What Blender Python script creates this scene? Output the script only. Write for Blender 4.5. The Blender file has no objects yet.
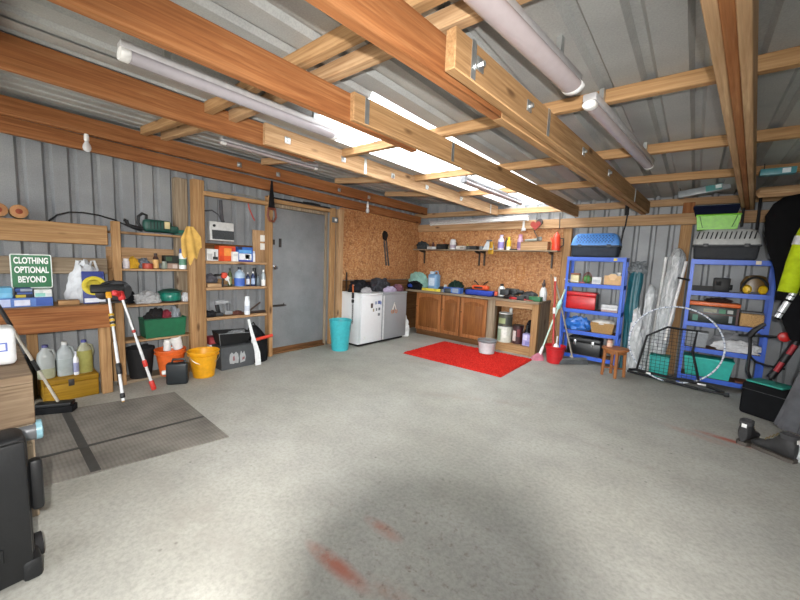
import bpy, bmesh, math, random
from mathutils import Vector, Matrix, noise, Euler
random.seed(7)
SC = bpy.context.scene
COL = SC.collection
PI = math.pi

# ------------------------------------------------------------------ materials
def lin(h):
    h = h.lstrip('#')
    out = []
    for i in (0, 2, 4):
        c = int(h[i:i+2], 16)/255
        out.append(c/12.92 if c <= .04045 else ((c+.055)/1.055)**2.4)
    return (*out, 1)

def newmat(name):
    m = bpy.data.materials.new(name); m.use_nodes = True
    nt = m.node_tree
    for n in list(nt.nodes): nt.nodes.remove(n)
    out = nt.nodes.new('ShaderNodeOutputMaterial')
    b = nt.nodes.new('ShaderNodeBsdfPrincipled')
    nt.links.new(b.outputs[0], out.inputs[0])
    return m, nt, b

def N(nt, kind, **kw):
    n = nt.nodes.new(kind)
    for k, v in kw.items():
        if k in n.inputs: n.inputs[k].default_value = v
        else: setattr(n, k, v)
    return n

def coords(nt, scale=(1, 1, 1), src='Object'):
    tc = nt.nodes.new('ShaderNodeTexCoord'); mp = nt.nodes.new('ShaderNodeMapping')
    mp.inputs['Scale'].default_value = scale
    nt.links.new(tc.outputs[src], mp.inputs['Vector'])
    return mp.outputs[0]

def ramp(nt, fac, stops):
    r = nt.nodes.new('ShaderNodeValToRGB')
    el = r.color_ramp.elements
    while len(el) < len(stops): el.new(.5)
    for e, (p, c) in zip(el, stops):
        e.position = p; e.color = lin(c) if isinstance(c, str) else c
    nt.links.new(fac, r.inputs[0])
    return r.outputs[0]

def mix(nt, fac, a, b, mode='MIX'):
    m = nt.nodes.new('ShaderNodeMix'); m.data_type = 'RGBA'; m.blend_type = mode
    for v, i in ((fac, 0), (a, 6), (b, 7)):
        if hasattr(v, 'is_linked'): nt.links.new(v, m.inputs[i])
        elif isinstance(v, str): m.inputs[i].default_value = lin(v)
        else: m.inputs[i].default_value = v
    return m.outputs[2]

def noi(nt, vec, scale, detail=4, rough=.55, dist=0):
    n = N(nt, 'ShaderNodeTexNoise', Scale=scale, Detail=detail, Roughness=rough, Distortion=dist)
    nt.links.new(vec, n.inputs['Vector'])
    return n.outputs[0]

def bump(nt, b, h, strength=.3, dist=.01):
    n = N(nt, 'ShaderNodeBump', Strength=strength, Distance=dist)
    nt.links.new(h, n.inputs['Height']); nt.links.new(n.outputs[0], b.inputs['Normal'])

CACHE = {}
def plas(hexc, rough=.45, metal=0., var=.12, bmp=0., spec=.5, tr=0.):
    key = (hexc, rough, metal, var, bmp, tr)
    if key in CACHE: return CACHE[key]
    m, nt, b = newmat('m_'+hexc.lstrip('#')+'_%d' % len(CACHE))
    v = coords(nt); n = noi(nt, v, 22, 5)
    c = lin(hexc)
    dk = tuple(x*(1-var) for x in c[:3])+(1,); lt = tuple(min(1, x*(1+var)) for x in c[:3])+(1,)
    nt.links.new(ramp(nt, n, [(.3, dk), (.7, lt)]), b.inputs['Base Color'])
    b.inputs['Roughness'].default_value = rough; b.inputs['Metallic'].default_value = metal
    b.inputs['Specular IOR Level'].default_value = spec
    if tr: b.inputs['Transmission Weight'].default_value = tr
    if bmp: bump(nt, b, noi(nt, v, 60, 4), bmp, .01)
    CACHE[key] = m
    return m

def cloth(hexc, rough=.9, weave=260, bmp=.35):
    key = ('cl', hexc, weave)
    if key in CACHE: return CACHE[key]
    m, nt, b = newmat('cloth_'+hexc.lstrip('#'))
    v = coords(nt); n = noi(nt, v, 12, 6); w = noi(nt, v, weave, 2)
    c = lin(hexc)
    col = ramp(nt, n, [(.25, tuple(x*.72 for x in c[:3])+(1,)), (.75, tuple(min(1, x*1.18) for x in c[:3])+(1,))])
    nt.links.new(col, b.inputs['Base Color']); b.inputs['Roughness'].default_value = rough
    b.inputs['Specular IOR Level'].default_value = .15
    bump(nt, b, w, bmp, .004)
    CACHE[key] = m
    return m

def wood(name, c0, c1, c2, axis=0, knots=True, rough=.75, s=1.0, dirt=.0):
    """sawn timber, grain along the local axis"""
    m, nt, b = newmat(name)
    sc = [11*s, 11*s, 11*s]; sc[axis] = .55*s
    v = coords(nt, tuple(sc))
    g = noi(nt, v, 2.2, 8, .62, 1.2)
    sc2 = [60*s, 60*s, 60*s]; sc2[axis] = 1.6*s
    f = noi(nt, coords(nt, tuple(sc2)), 1.6, 3, .5)
    col = ramp(nt, g, [(.28, c0), (.5, c1), (.72, c2)])
    col = mix(nt, .35, col, ramp(nt, f, [(.3, '#8a6a4c'), (.65, '#ffffff')]), 'MULTIPLY')
    big = noi(nt, coords(nt), 1.7, 3)
    col = mix(nt, .30, col, ramp(nt, big, [(.3, '#8a8a8a'), (.7, '#ffffff')]), 'MULTIPLY')
    if knots:
        sk = [5.5, 5.5, 5.5]; sk[axis] = 1.9
        vo = N(nt, 'ShaderNodeTexVoronoi', Scale=1.15, Randomness=1.)
        nt.links.new(coords(nt, tuple(sk)), vo.inputs['Vector'])
        kn = ramp(nt, vo.outputs['Distance'], [(.0, (1, 1, 1, 1)), (.085, (.6, .6, .6, 1)), (.15, (0, 0, 0, 1))])
        col = mix(nt, kn, col, '#3d2212')
    nt.links.new(col, b.inputs['Base Color']); b.inputs['Roughness'].default_value = rough
    b.inputs['Specular IOR Level'].default_value = .25
    bump(nt, b, f, .25, .004)
    return m

W_OR = [wood('fir_orange_%d' % a, '#834e2b', '#9e663c', '#b47f53', a) for a in range(3)]
W_PALE = [wood('pine_pale_%d' % a, '#a07e5b', '#bd9871', '#d3b38c', a) for a in range(3)]
W_TAN = [wood('pine_tan_%d' % a, '#94724c', '#b18a5f', '#c8a276', a) for a in range(3)]
W_GREY = [wood('weathered_%d' % a, '#7d6d5a', '#9b8b75', '#b3a48f', a, rough=.9) for a in range(3)]
W_DARK = [wood('board_dark_%d' % a, '#5a3b22', '#74502f', '#8a6440', a, knots=False) for a in range(3)]
W_OAK = [wood('oak_%d' % a, '#8f5a30', '#a86d40', '#ba8050', a, knots=False, rough=.45) for a in range(3)]
W_OAKP = [wood('oak_panel_%d' % a, '#744622', '#8d5a30', '#9f6b3c', a, knots=False, rough=.45) for a in range(3)]
W_YEL = [wood('mustard_%d' % a, '#8a6412', '#a8801e', '#b98f2c', a, knots=False, rough=.6) for a in range(3)]

def osb():
    m, nt, b = newmat('osb')
    v = coords(nt, (1, 1, 1))
    d = N(nt, 'ShaderNodeTexNoise', Scale=6., Detail=3.)
    nt.links.new(v, d.inputs['Vector'])
    vm = N(nt, 'ShaderNodeVectorMath', operation='MULTIPLY_ADD')
    nt.links.new(d.outputs['Color'], vm.inputs[0]); vm.inputs[1].default_value = (.09, .09, .09); nt.links.new(v, vm.inputs[2])
    cols = []
    for sc in ((26, 26, 60), (60, 60, 24)):
        mp = N(nt, 'ShaderNodeMapping'); mp.inputs['Scale'].default_value = sc
        nt.links.new(vm.outputs[0], mp.inputs['Vector'])
        vo = N(nt, 'ShaderNodeTexVoronoi', Scale=1.); nt.links.new(mp.outputs[0], vo.inputs['Vector'])
        sep = N(nt, 'ShaderNodeSeparateColor'); nt.links.new(vo.outputs['Color'], sep.inputs[0])
        cols.append(ramp(nt, sep.outputs[0], [(0, '#855431'), (.35, '#b27b4a'), (.7, '#c08c5b'), (1, '#d6ae80')]))
    c = mix(nt, .5, cols[0], cols[1])
    big = noi(nt, v, 1.1, 3)
    c = mix(nt, .4, c, ramp(nt, big, [(.3, '#b08868'), (.7, '#ffffff')]), 'MULTIPLY')
    nt.links.new(c, b.inputs['Base Color']); b.inputs['Roughness'].default_value = .7
    bump(nt, b, cols[0], .2, .003)
    return m
OSB = osb()

def sheetmetal(name, c0, c1, c2, rough=.55):
    m, nt, b = newmat(name)
    v = coords(nt); n = noi(nt, v, 2.5, 6); f = noi(nt, v, 120, 2)
    c = ramp(nt, n, [(.25, c0), (.5, c1), (.75, c2)])
    c = mix(nt, .18, c, ramp(nt, f, [(.35, '#777777'), (.65, '#ffffff')]), 'MULTIPLY')
    nt.links.new(c, b.inputs['Base Color']); b.inputs['Roughness'].default_value = rough
    b.inputs['Metallic'].default_value = .15
    return m
CORR_W = sheetmetal('wall_sheet', '#84878a', '#94979a', '#a3a5a5')
CORR_R = sheetmetal('roof_sheet', '#979997', '#a6a7a5', '#b3b4b1')

def concrete():
    m, nt, b = newmat('concrete')
    v = coords(nt)
    big = noi(nt, v, .55, 5, .6); mid = noi(nt, v, 3.1, 6, .65); fine = noi(nt, v, 42, 3, .7)
    c = ramp(nt, mid, [(.3, '#9c9b95'), (.5, '#a5a49d'), (.7, '#adaca5')])
    c = mix(nt, .55, c, ramp(nt, big, [(.3, '#d6d2c6'), (.65, '#ffffff')]), 'MULTIPLY')
    c = mix(nt, .30, c, ramp(nt, fine, [(.3, '#8a8a86'), (.6, '#ffffff')]), 'MULTIPLY')
    # specks of dirt
    vo = N(nt, 'ShaderNodeTexVoronoi', Scale=9.); nt.links.new(v, vo.inputs['Vector'])
    sp = ramp(nt, vo.outputs['Distance'], [(0, (1, 1, 1, 1)), (.05, (.6, .6, .6, 1)), (.10, (0, 0, 0, 1))])
    ms = ramp(nt, noi(nt, v, 1.3, 3), [(.47, (0, 0, 0, 1)), (.66, (1, 1, 1, 1))])
    c = mix(nt, mix(nt, 1., sp, ms, 'MULTIPLY'), c, '#55504a')
    # rust and red paint scuffs, each at its own spot on the slab
    def patch(cx, cy, rx, ry, rot, col, thr=(.42, .62), sc=9., amt=.75):
        nonlocal c
        tc = N(nt, 'ShaderNodeTexCoord'); mp = N(nt, 'ShaderNodeMapping', vector_type='TEXTURE')
        mp.inputs['Location'].default_value = (cx, cy, 0); mp.inputs['Rotation'].default_value = (0, 0, rot)
        mp.inputs['Scale'].default_value = (rx, ry, 1)
        nt.links.new(tc.outputs['Object'], mp.inputs['Vector'])
        fl = N(nt, 'ShaderNodeVectorMath', operation='MULTIPLY'); fl.inputs[1].default_value = (1, 1, 0)
        nt.links.new(mp.outputs[0], fl.inputs[0])
        le = N(nt, 'ShaderNodeVectorMath', operation='LENGTH'); nt.links.new(fl.outputs[0], le.inputs[0])
        e = ramp(nt, le.outputs['Value'], [(.2, (amt, amt, amt, 1)), (1., (0, 0, 0, 1))])
        k = ramp(nt, noi(nt, v, sc, 5, .7), [(thr[0], (0, 0, 0, 1)), (thr[1], (1, 1, 1, 1))])
        c = mix(nt, mix(nt, 1., e, k, 'MULTIPLY'), c, col)
    for p in PATCHES: patch(*p)
    nt.links.new(c, b.inputs['Base Color']); b.inputs['Roughness'].default_value = .72
    b.inputs['Specular IOR Level'].default_value = .3
    bump(nt, b, fine, .12, .003)
    return m

# ------------------------------------------------------------------ mesh builder
class B:
    def __init__(s): s.bm = bmesh.new()
    def _xf(s, vs, M):
        bmesh.ops.transform(s.bm, matrix=M, verts=vs)
    def box(s, c, d, rot=(0, 0, 0), bev=0., seg=2, taper=None):
        r = bmesh.ops.create_cube(s.bm, size=1)
        vs = r['verts']
        if taper:
            for v in vs:
                if v.co.z < 0: v.co.x *= taper[0]; v.co.y *= taper[1]
        for v in vs: v.co = Vector((v.co.x*d[0], v.co.y*d[1], v.co.z*d[2]))
        if bev:
            es = list({e for v in vs for e in v.link_edges})
            rr = bmesh.ops.bevel(s.bm, geom=es, offset=bev, segments=seg, profile=.5, affect='EDGES', clamp_overlap=True)
            vs = list({v for f in rr['faces'] for v in f.verts} | {v for v in vs if v.is_valid})
        s._xf(vs, Matrix.Translation(c) @ Euler(rot).to_matrix().to_4x4())
        return s
    def bx(s, x0, x1, y0, y1, z0, z1, bev=0., seg=2):
        return s.box(((x0+x1)/2, (y0+y1)/2, (z0+z1)/2), (abs(x1-x0), abs(y1-y0), abs(z1-z0)), bev=bev, seg=seg)
    def rings(s, rings, close=False, cap0=True, cap1=True):
        R = [[s.bm.verts.new(p) for p in r] for r in rings]
        n = len(R[0])
        pairs = list(zip(R, R[1:])) + ([(R[-1], R[0])] if close else [])
        for a, b in pairs:
            for i in range(n):
                s.bm.faces.new((a[i], a[(i+1) % n], b[(i+1) % n], b[i]))
        if not close:
            if cap0: s.bm.faces.new(R[0][::-1])
            if cap1: s.bm.faces.new(R[-1])
        return s
    def lathe(s, prof, c=(0, 0, 0), n=24, sx=1., sy=1., cap0=True, cap1=True, M=None):
        rg = []
        for r, z in prof:
            r = max(r, .0004)
            ring = [Vector((r*sx*math.cos(2*PI*i/n), r*sy*math.sin(2*PI*i/n), z)) for i in range(n)]
            if M: ring = [M @ p for p in ring]
            rg.append([Vector(c)+p for p in ring])
        return s.rings(rg, cap0=cap0, cap1=cap1)
    def cyl(s, p0, p1, r0, r1=None, n=16, cap=True):
        p0, p1 = Vector(p0), Vector(p1); r1 = r0 if r1 is None else r1
        q = (p1-p0).to_track_quat('Z', 'Y').to_matrix()
        L = (p1-p0).length
        return s.lathe([(r0, 0), (r1, L)], p0, n, M=q, cap0=cap, cap1=cap)
    def tube(s, pts, r, n=8, closed=False):
        pts = [Vector(p) for p in pts]
        rg = []; up = None
        m = len(pts)
        for i, p in enumerate(pts):
            if closed: t = pts[(i+1) % m]-pts[i-1]
            else: t = pts[min(i+1, m-1)]-pts[max(i-1, 0)]
            t.normalize()
            if up is None:
                up = Vector((0, 0, 1)) if abs(t.z) < .9 else Vector((1, 0, 0))
            up = (up-t*up.dot(t)).normalized(); sd = t.cross(up)
            rr = r[i] if isinstance(r, (list, tuple)) else r
            rg.append([p+up*rr*math.cos(2*PI*k/n)+sd*rr*math.sin(2*PI*k/n) for k in range(n)])
        return s.rings(rg, close=closed)
    def prism(s, pts, axis, a, b_):
        """polygon of (u,v) extruded along axis 0/1/2"""
        def mk(u, v, w):
            return (w, u, v) if axis == 0 else ((u, w, v) if axis == 1 else (u, v, w))
        return s.rings([[mk(u, v, a) for u, v in pts], [mk(u, v, b_) for u, v in pts]])
    def blob(s, c, d, seed=0, amp=.25, fr=2.2, sub=4, flat=True, ridge=False):
        r = bmesh.ops.create_icosphere(s.bm, subdivisions=sub, radius=1)
        o = Vector((seed*3.7, seed*1.3, seed*2.1))
        for v in r['verts']:
            p = v.co.copy()
            k = noise.noise(p*fr+o)*amp + noise.noise(p*fr*2.7+o)*amp*.55
            if ridge: k = abs(noise.noise(p*fr+o))*amp*1.6 - amp*.4 + abs(noise.noise(p*fr*2.3+o))*amp*.7
            q = p*(1+k)
            if flat and q.z < -.55: q.z = -.55
            v.co = Vector((c[0]+q.x*d[0]/2, c[1]+q.y*d[1]/2, c[2]+(q.z+(.55 if flat else 0))*d[2]/(1.55 if flat else 2)))
        return s
    def loft(s, secs, n=40, fold=.0, nf=7, seed=0, cap0=True, cap1=True):
        rg = []
        for (z, cx, cy, hx, hy, *f) in secs:
            fo = f[0] if f else fold
            ring = []
            for i in range(n):
                a = 2*PI*i/n
                k = 1+fo*math.sin(nf*a+seed+z*2.1)+fo*.6*math.sin((nf*2-1)*a+seed*2)
                ring.append(Vector((cx+hx*k*math.copysign(abs(math.cos(a))**.8, math.cos(a)), cy+hy*k*math.copysign(abs(math.sin(a))**.8, math.sin(a)), z)))
            rg.append(ring)
        return s.rings(rg, cap0=cap0, cap1=cap1)
    def shell(s, prof, c=(0, 0, 0), n=28, sx=1., sy=1., th=.004):
        """open-topped vessel from an outer profile bottom->top"""
        inner = [(max(r-th, .001), z+(th if i == 0 else 0)) for i, (r, z) in enumerate(prof)]
        return s.lathe(prof+inner[::-1], c, n, sx, sy)
    def crate(s, c, d, th=.006, tap=.9, bev=.0):
        """open box, base at c, tapering to the bottom"""
        def rect(w, l, z): return [Vector((c[0]+sx*w/2, c[1]+sy*l/2, c[2]+z)) for sx, sy in ((-1, -1), (1, -1), (1, 1), (-1, 1))]
        return s.rings([rect(d[0]*tap, d[1]*tap, 0), rect(d[0], d[1], d[2]), rect(d[0]-2*th, d[1]-2*th, d[2]), rect(d[0]*tap-2*th, d[1]*tap-2*th, th)])

def prop(o, label=None, cat=None, group=None, kind=None):
    if label: o['label'] = label
    if cat: o['category'] = cat
    if group: o['group'] = group
    if kind: o['kind'] = kind
    return o

def obj(name, b, m, parent=None, loc=(0, 0, 0), rot=(0, 0, 0), flat=False, ang=38, label=None):
    me = bpy.data.meshes.new(name)
    bmesh.ops.recalc_face_normals(b.bm, faces=b.bm.faces)
    b.bm.to_mesh(me); b.bm.free()
    me.materials.append(m)
    if not flat:
        for p in me.polygons: p.use_smooth = True
        me.set_sharp_from_angle(angle=math.radians(ang))
    o = bpy.data.objects.new(name, me); COL.objects.link(o)
    o.location = loc; o.rotation_euler = rot
    if parent: o.parent = parent
    if label: o['label'] = label
    return o

def thing(name, label, cat, loc, rot=(0, 0, 0), group=None, kind=None):
    o = bpy.data.objects.new(name, None); COL.objects.link(o)
    o.empty_display_size = .05
    o.location = loc; o.rotation_euler = rot if isinstance(rot, tuple) else (0, 0, rot)
    return prop(o, label, cat, group, kind)

def solo(name, label, cat, b, m, loc=(0, 0, 0), rot=(0, 0, 0), group=None, **kw):
    o = obj(name, b, m, None, loc, rot if isinstance(rot, tuple) else (0, 0, rot), **kw)
    return prop(o, label, cat, group)

def struct(name, b, m, label=None, cat=None, loc=(0, 0, 0), rot=(0, 0, 0), flat=False, group=None):
    o = obj(name, b, m, None, loc, rot, flat)
    return prop(o, label, cat, group, 'structure')

def dup(root, label, loc, rot=None, group=None):
    r = root.copy(); COL.objects.link(r); r.location = loc
    if rot is not None: r.rotation_euler = rot
    r['label'] = label
    if group: r['group'] = group
    for ch in list(root.children):
        c = ch.copy(); COL.objects.link(c); c.parent = r
        for g in list(ch.children):
            d = g.copy(); COL.objects.link(d); d.parent = c
    return r

GALV = plas('#b9bcbc', .35, .85)
CHROME = plas('#d6d8da', .18, 1.)
IRON = plas('#4a4644', .5, .7)
BLACKP = plas('#101113', .55)
BLACKR = plas('#161618', .8, bmp=.2)
WHITEP = plas('#e4e4e2', .4)
GREYP = plas('#5d5f62', .5)
REDP = plas('#c02126', .4)

def beam(name, label, p0, p1, w, h, m, group=None, cat='roof beam', cham=.004, up=(0, 0, 1), off=0., kind='structure'):
    """timber of section w x h whose underside centre line runs p0->p1; grain along local X"""
    p0, p1 = Vector(p0), Vector(p1)
    X = (p1-p0).normalized(); Yv = Vector(up).cross(X).normalized(); Z = X.cross(Yv)
    L = (p1-p0).length
    b = B().bx(-off, L, -w/2, w/2, 0, h, bev=cham, seg=1)
    o = obj(name, b, m, None)
    o.matrix_world = Matrix.Translation(p0) @ Matrix((X, Yv, Z)).transposed().to_4x4()
    return prop(o, label, cat, group, kind)
SKY = 3.0; EXPO = 0.72; SUNE = 9; FLASH = 450
# ------------------------------------------------------------------ setting
PATCHES = [(3.31, -5.0, .24, .055, .03, '#a5563f', (.3, .5), 7., .8), (3.31, -4.70, .15, .05, .0, '#a3604a', (.33, .55), 8., .6),
           (3.56, -4.93, .12, .06, .1, '#a06a55', (.35, .6), 8., .5), (4.78, -2.02, .28, .06, -.15, '#a8472f', (.3, .5), 8., .8),
           (4.55, -2.1, .3, .08, -.3, '#a87b66', (.35, .6), 8., .5), (3.6, -4.7, .9, .7, .2, '#6d5a4e', (.56, .70), 26., .75),
           (2.9, -2.7, .9, .10, .5, '#8f8478', (.42, .6), 6., .5), (4.2, -3.0, .8, .06, -.25, '#857d73', (.45, .62), 6., .5),
           (2.55, -5.3, .8, .25, .1, '#8d8880', (.4, .62), 5., .5)]
FL = concrete()
b = B().bx(-.3, 5.85, -8., .25, -.12, 0)
struct('floor', b, FL, 'pale grey painted concrete floor with dirt specks and red scuffs', 'floor')
b = B().bx(-9, 15, -22, -8.0, -.16, -.03)
struct('ground', b, plas('#a9a69d', .9, 0, .15), 'pale concrete yard outside the open end', 'ground')

def corr(b, length, height, pitch=.2, rib=.075, dep=.03, t=.0015, u0=0.):
    """corrugated sheet: runs along X, ribs stand up in Y, extruded along Z; returns profile points"""
    pts = []; u = 0.
    while u < length:
        for du, h in ((0, 0), (pitch-rib, 0), (pitch-rib+.02, dep), (pitch-.02, dep)):
            if u+du <= length: pts.append((u+du, h))
        u += pitch
    pts.append((length, 0))
    back = [(p, h+t) for p, h in pts[::-1]]
    n = len(pts)
    for (a, ha), (c, hc) in zip(pts, pts[1:]):
        for th in (0, t):
            v = [b.bm.verts.new((a, ha+th, 0)), b.bm.verts.new((c, hc+th, 0)), b.bm.verts.new((c, hc+th, height)), b.bm.verts.new((a, ha+th, height))]
            b.bm.faces.new(v)
    return b
def sheet(length, height, **k): return corr(B(), length, height, **k)
# left cladding faces +X
struct('wall_left', sheet(8.2, 2.66, pitch=.17, rib=.07), CORR_W, 'grey corrugated metal cladding behind the timber shelves', 'wall', loc=(-.235, -8., 0), rot=(0, 0, PI/2), flat=True)
struct('wall_back', sheet(6.1, 2.64), CORR_W, 'grey corrugated metal cladding behind the blue shelf units', 'wall', loc=(-.25, .10, 0), flat=True)
struct('wall_right', sheet(8.2, 2.45), CORR_W, 'grey corrugated metal cladding behind the hanging clothes', 'wall', loc=(5.80, .15, 0), rot=(0, 0, -PI/2), flat=True)

def roofz(x): return 2.43+(1.70-x)*.09 if x < 1.70 else 2.43-.02*(x-1.70)     # the roof falls a little to the right
def roof(name, x0, x1, y0, y1, m, label, cat):
    o = struct(name, sheet(x1-x0, y1-y0, u0=0), m, label, cat, flat=True)
    o.matrix_world = Matrix.Translation((x0, y1, roofz(x0))) @ Matrix.Rotation(math.atan(.09 if x0 < 1.5 else .02), 4, 'Y') @ Matrix.Rotation(PI/2, 4, 'X')
    return o
roof('ceiling', -.3, 1.83, -8.1, .25, CORR_R, 'grey corrugated roof sheets over the left side', 'ceiling')
roof('ceiling', 2.76, 5.9, -8.1, .25, CORR_R, 'grey corrugated roof sheets over the right side', 'ceiling')
roof('ceiling', 1.76, 2.76, -8.1, -4.27, CORR_R, 'grey corrugated roof sheet at the near end of the skylight', 'ceiling')
m, nt, bs = newmat('rooflight')
tr = N(nt, 'ShaderNodeBsdfTransparent', Color=(.93, .95, .96, 1)); tl = N(nt, 'ShaderNodeBsdfTranslucent', Color=(.9, .92, .93, 1))
mx = N(nt, 'ShaderNodeMixShader', Fac=.8)
nt.links.new(tr.outputs[0], mx.inputs[1]); nt.links.new(tl.outputs[0], mx.inputs[2])
out = [n for n in nt.nodes if n.type == 'OUTPUT_MATERIAL'][0]
nt.links.new(mx.outputs[0], out.inputs[0])
roof('window_1', 1.76, 2.76, -4.27, .25, m, 'clear corrugated rooflight sheet letting in daylight', 'skylight')

# rafters
G = 'roof rafters'
beam('roof_rafter', 'orange rafter close to the left wall with square bolt washers', (.085, -8, 2.42), (.085, -.02, 2.335), .07, .14, W_OR[0], G)
beam('roof_rafter', 'long orange rafter, second from the left wall, near half', (1.60, -8, 2.265), (1.60, -3.9, 2.255), .05, .17, W_OR[0], G)
r2p = beam('roof_rafter', 'pale spliced rafter with four white square washers left of the skylight', (1.645, -4.42, 2.262), (1.625, -.02, 2.245), .04, .165, W_PALE[0], G)
beam('roof_rafter', 'orange rafter crossing right of the long left light fitting', (2.715, -8, 2.15), (2.775, -3.9, 2.15), .05, .165, W_OR[0], G)
beam('roof_rafter', 'weathered spliced rafter between the two bright skylight strips', (2.80, -4.53, 2.163), (2.935, -.02, 2.163), .045, .155, W_TAN[0], G)
beam('roof_rafter', 'wide orange rafter running out of the top middle of the view', (3.295, -8, 2.115), (3.545, -4.2, 2.115), .055, .17, W_OR[0], G)
beam('roof_rafter', 'tan continued rafter under the right end of the roof middle', (3.545, -4.2, 2.115), (3.785, -.02, 2.15), .055, .08, W_TAN[0], G, off=.0)
r4p = beam('roof_rafter', 'pale spliced rafter piece with strap and bolts, upper right of middle', (3.582, -4.72, 2.128), (3.824, -.02, 2.165), .05, .155, W_TAN[0], G)
beam('roof_rafter', 'pale left board of the triple rafter above the right shelf unit', (4.036, -8, 2.165), (4.781, -.02, 2.152), .0365, .14, W_PALE[0], G)
beam('roof_rafter', 'orange centre board of the triple rafter above the right shelf unit', (4.073, -8, 2.165), (4.818, -.02, 2.152), .0365, .14, W_OR[0], G)
beam('roof_rafter', 'tan right board of the triple rafter above the right shelf unit', (4.110, -8, 2.165), (4.855, -.02, 2.152), .0365, .14, W_PALE[0], G)
def washers(o, xs, z, side, dy):
    for x in xs:
        w = B().box((x, dy, z), (.055, .006, .055), bev=.002)
        w.cyl((x, dy-.003, z), (x, dy-.022, z), .012, n=6)
        obj('bolt_washer', w, GALV, o)
# local +Y of a beam running to +y is -X, so the room side (+X) is negative local Y
washers(r2p, (.2, .82, 1.56, 2.23, 3.1), .08, 1, -.0245)
washers(r4p, (.18, .69, 1.66, 2.42), .08, 1, -.0285)
def strap(o, x, dy, h=.2):
    w = B().box((x, dy, h/2+.005), (.03, .003, h)); w.box((x+.012, dy, h/2), (.012, .004, h*.9))
    obj('metal_strap', w, GALV, o)
strap(r2p, 1.12, -.0225, .155); strap(r2p, 4.1, -.0225, .155); strap(r4p, .13, -.027, .15); strap(r4p, .97, -.027, .15); strap(r4p, 3.65, -.027, .15)
rl = [o for o in COL.objects if o.get('label', '').startswith('orange rafter close')][0]
washers(rl, (4.12, 4.63, 5.66, 6.3), .06, 1, -.038)
rt = [o for o in COL.objects if o.get('label', '').startswith('weathered spliced')][0]
strap(rt, .1, -.0245, .145); strap(rt, 1.02, -.0245, .145)

G = 'roof purlins'
def purlin(y, label, w=.05, h=.075, x0=1.62, x1=5.8, m=None):
    beam('roof_purlin', label, (x0, y, roofz(x0)-h-.001), (x1, y, roofz(x1)-h-.001), w, h, m or W_TAN[0], G)
    beam('roof_purlin', 'short left length of the '+label, (.13, y, roofz(.13)-h-.001), (1.57, y, roofz(1.57)-h-.001), w, h, m or W_PALE[0], G)
purlin(-7.1, 'roof purlin nearest the open end')
purlin(-5.87, 'roof purlin over the near end of the left light fitting', m=W_TAN[0])
purlin(-4.83, 'near one of the two purlins laid close together', .06, m=W_TAN[0])
purlin(-4.66, 'far one of the two purlins laid close together', .06, m=W_PALE[0])
purlin(-3.59, 'roof purlin behind the front end of the short right light')
purlin(-2.42, 'roof purlin midway between double purlins and back wall')
purlin(-1.31, 'roof purlin closest to the back wall')
beam('roof_purlin', 'timber along the top of the back wall under the roof edge', (-.2, -.0, 2.28), (5.8, -.0, 2.235), .05, .09, W_PALE[0], G, up=(0, 0, 1))
# wall timbers
beam('wall_plate', 'orange top plate along the left wall below the first rafter', (-.03, -8, 2.325), (-.03, -.06, 2.165), .06, .13, W_OR[0], cat='wall beam')
beam('wall_plate', 'pale timber rail across the back wall above the shelf', (-.07, -.03, 2.00), (5.78, -.03, 2.00), .06, .14, W_PALE[0], cat='wall beam')
beam('wall_rail', 'thick weathered timber beam on the left wall above the sign', (-.06, -8, 1.41), (-.06, -5.12, 1.41), .12, .185, W_TAN[0], cat='wall beam')
beam('wall_rail', 'grey plank on the left wall just above the green sign', (-.09, -8, 1.13), (-.09, -5.12, 1.13), .05, .15, W_GREY[0], cat='wall beam')
struct('wall_stud', B().box((0, 0, 1.1), (.10, .12, 2.2), bev=.004, seg=1), W_TAN[2], 'tall timber post between the two shelf bays', 'post', loc=(-.06, -4.285, 0))
struct('wall_stud', B().box((0, 0, 1.1), (.10, .13, 2.2), bev=.006, seg=1), W_GREY[2], 'weathered grey post behind the yellow cloth', 'post', loc=(-.16, -4.43, 0))
struct('wall_stud', B().box((0, 0, 1.08), (.05, .09, 2.15), bev=.004, seg=1), W_TAN[2], 'pale post at the right jamb of the grey door', 'post', loc=(-.025, -2.335, 0))
struct('wall_stud', B().box((0, 0, 1.08), (.08, .10, 2.15), bev=.004, seg=1), W_PALE[2], 'pale post between grey door and chipboard wall', 'post', loc=(-.02, -2.19, 0))
struct('wall_stud', B().box((0, 0, 1.0), (.07, .12, 2.0), bev=.004, seg=1), W_TAN[2], 'timber post left of the right blue shelf unit', 'post', loc=(4.265, .04, 0), rot=(0, 0, PI/2))
struct('wall_stud', B().box((0, 0, .07), (.07, .12, .14), bev=.004, seg=1), W_OR[2], 'stub of timber post under the roof behind the green tray', 'post', loc=(4.265, -.0, 2.14), rot=(0, 0, PI/2))
struct('wall_stud', B().box((0, 0, 1.0), (.12, .07, 2.0), bev=.004, seg=1), W_TAN[2], 'timber post beside the left blue shelf unit', 'post', loc=(2.82, .045, 0))
# chipboard linings
struct('trim_1', B().bx(-.085, -.07, -2.14, -.0, 1.03, 2.2), OSB, 'chipboard lining left of the corner above the fridges', 'wall panel')
struct('trim_2', B().bx(-.085, -.066, -2.14, -.0, 0, 1.02), W_DARK[1], 'brown board lining behind the fridges', 'wall panel')
struct('trim_3', B().bx(-.085, 2.76, .0, .014, .0, 2.0), OSB, 'chipboard lining behind the workbench and long shelf', 'wall panel')
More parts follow.
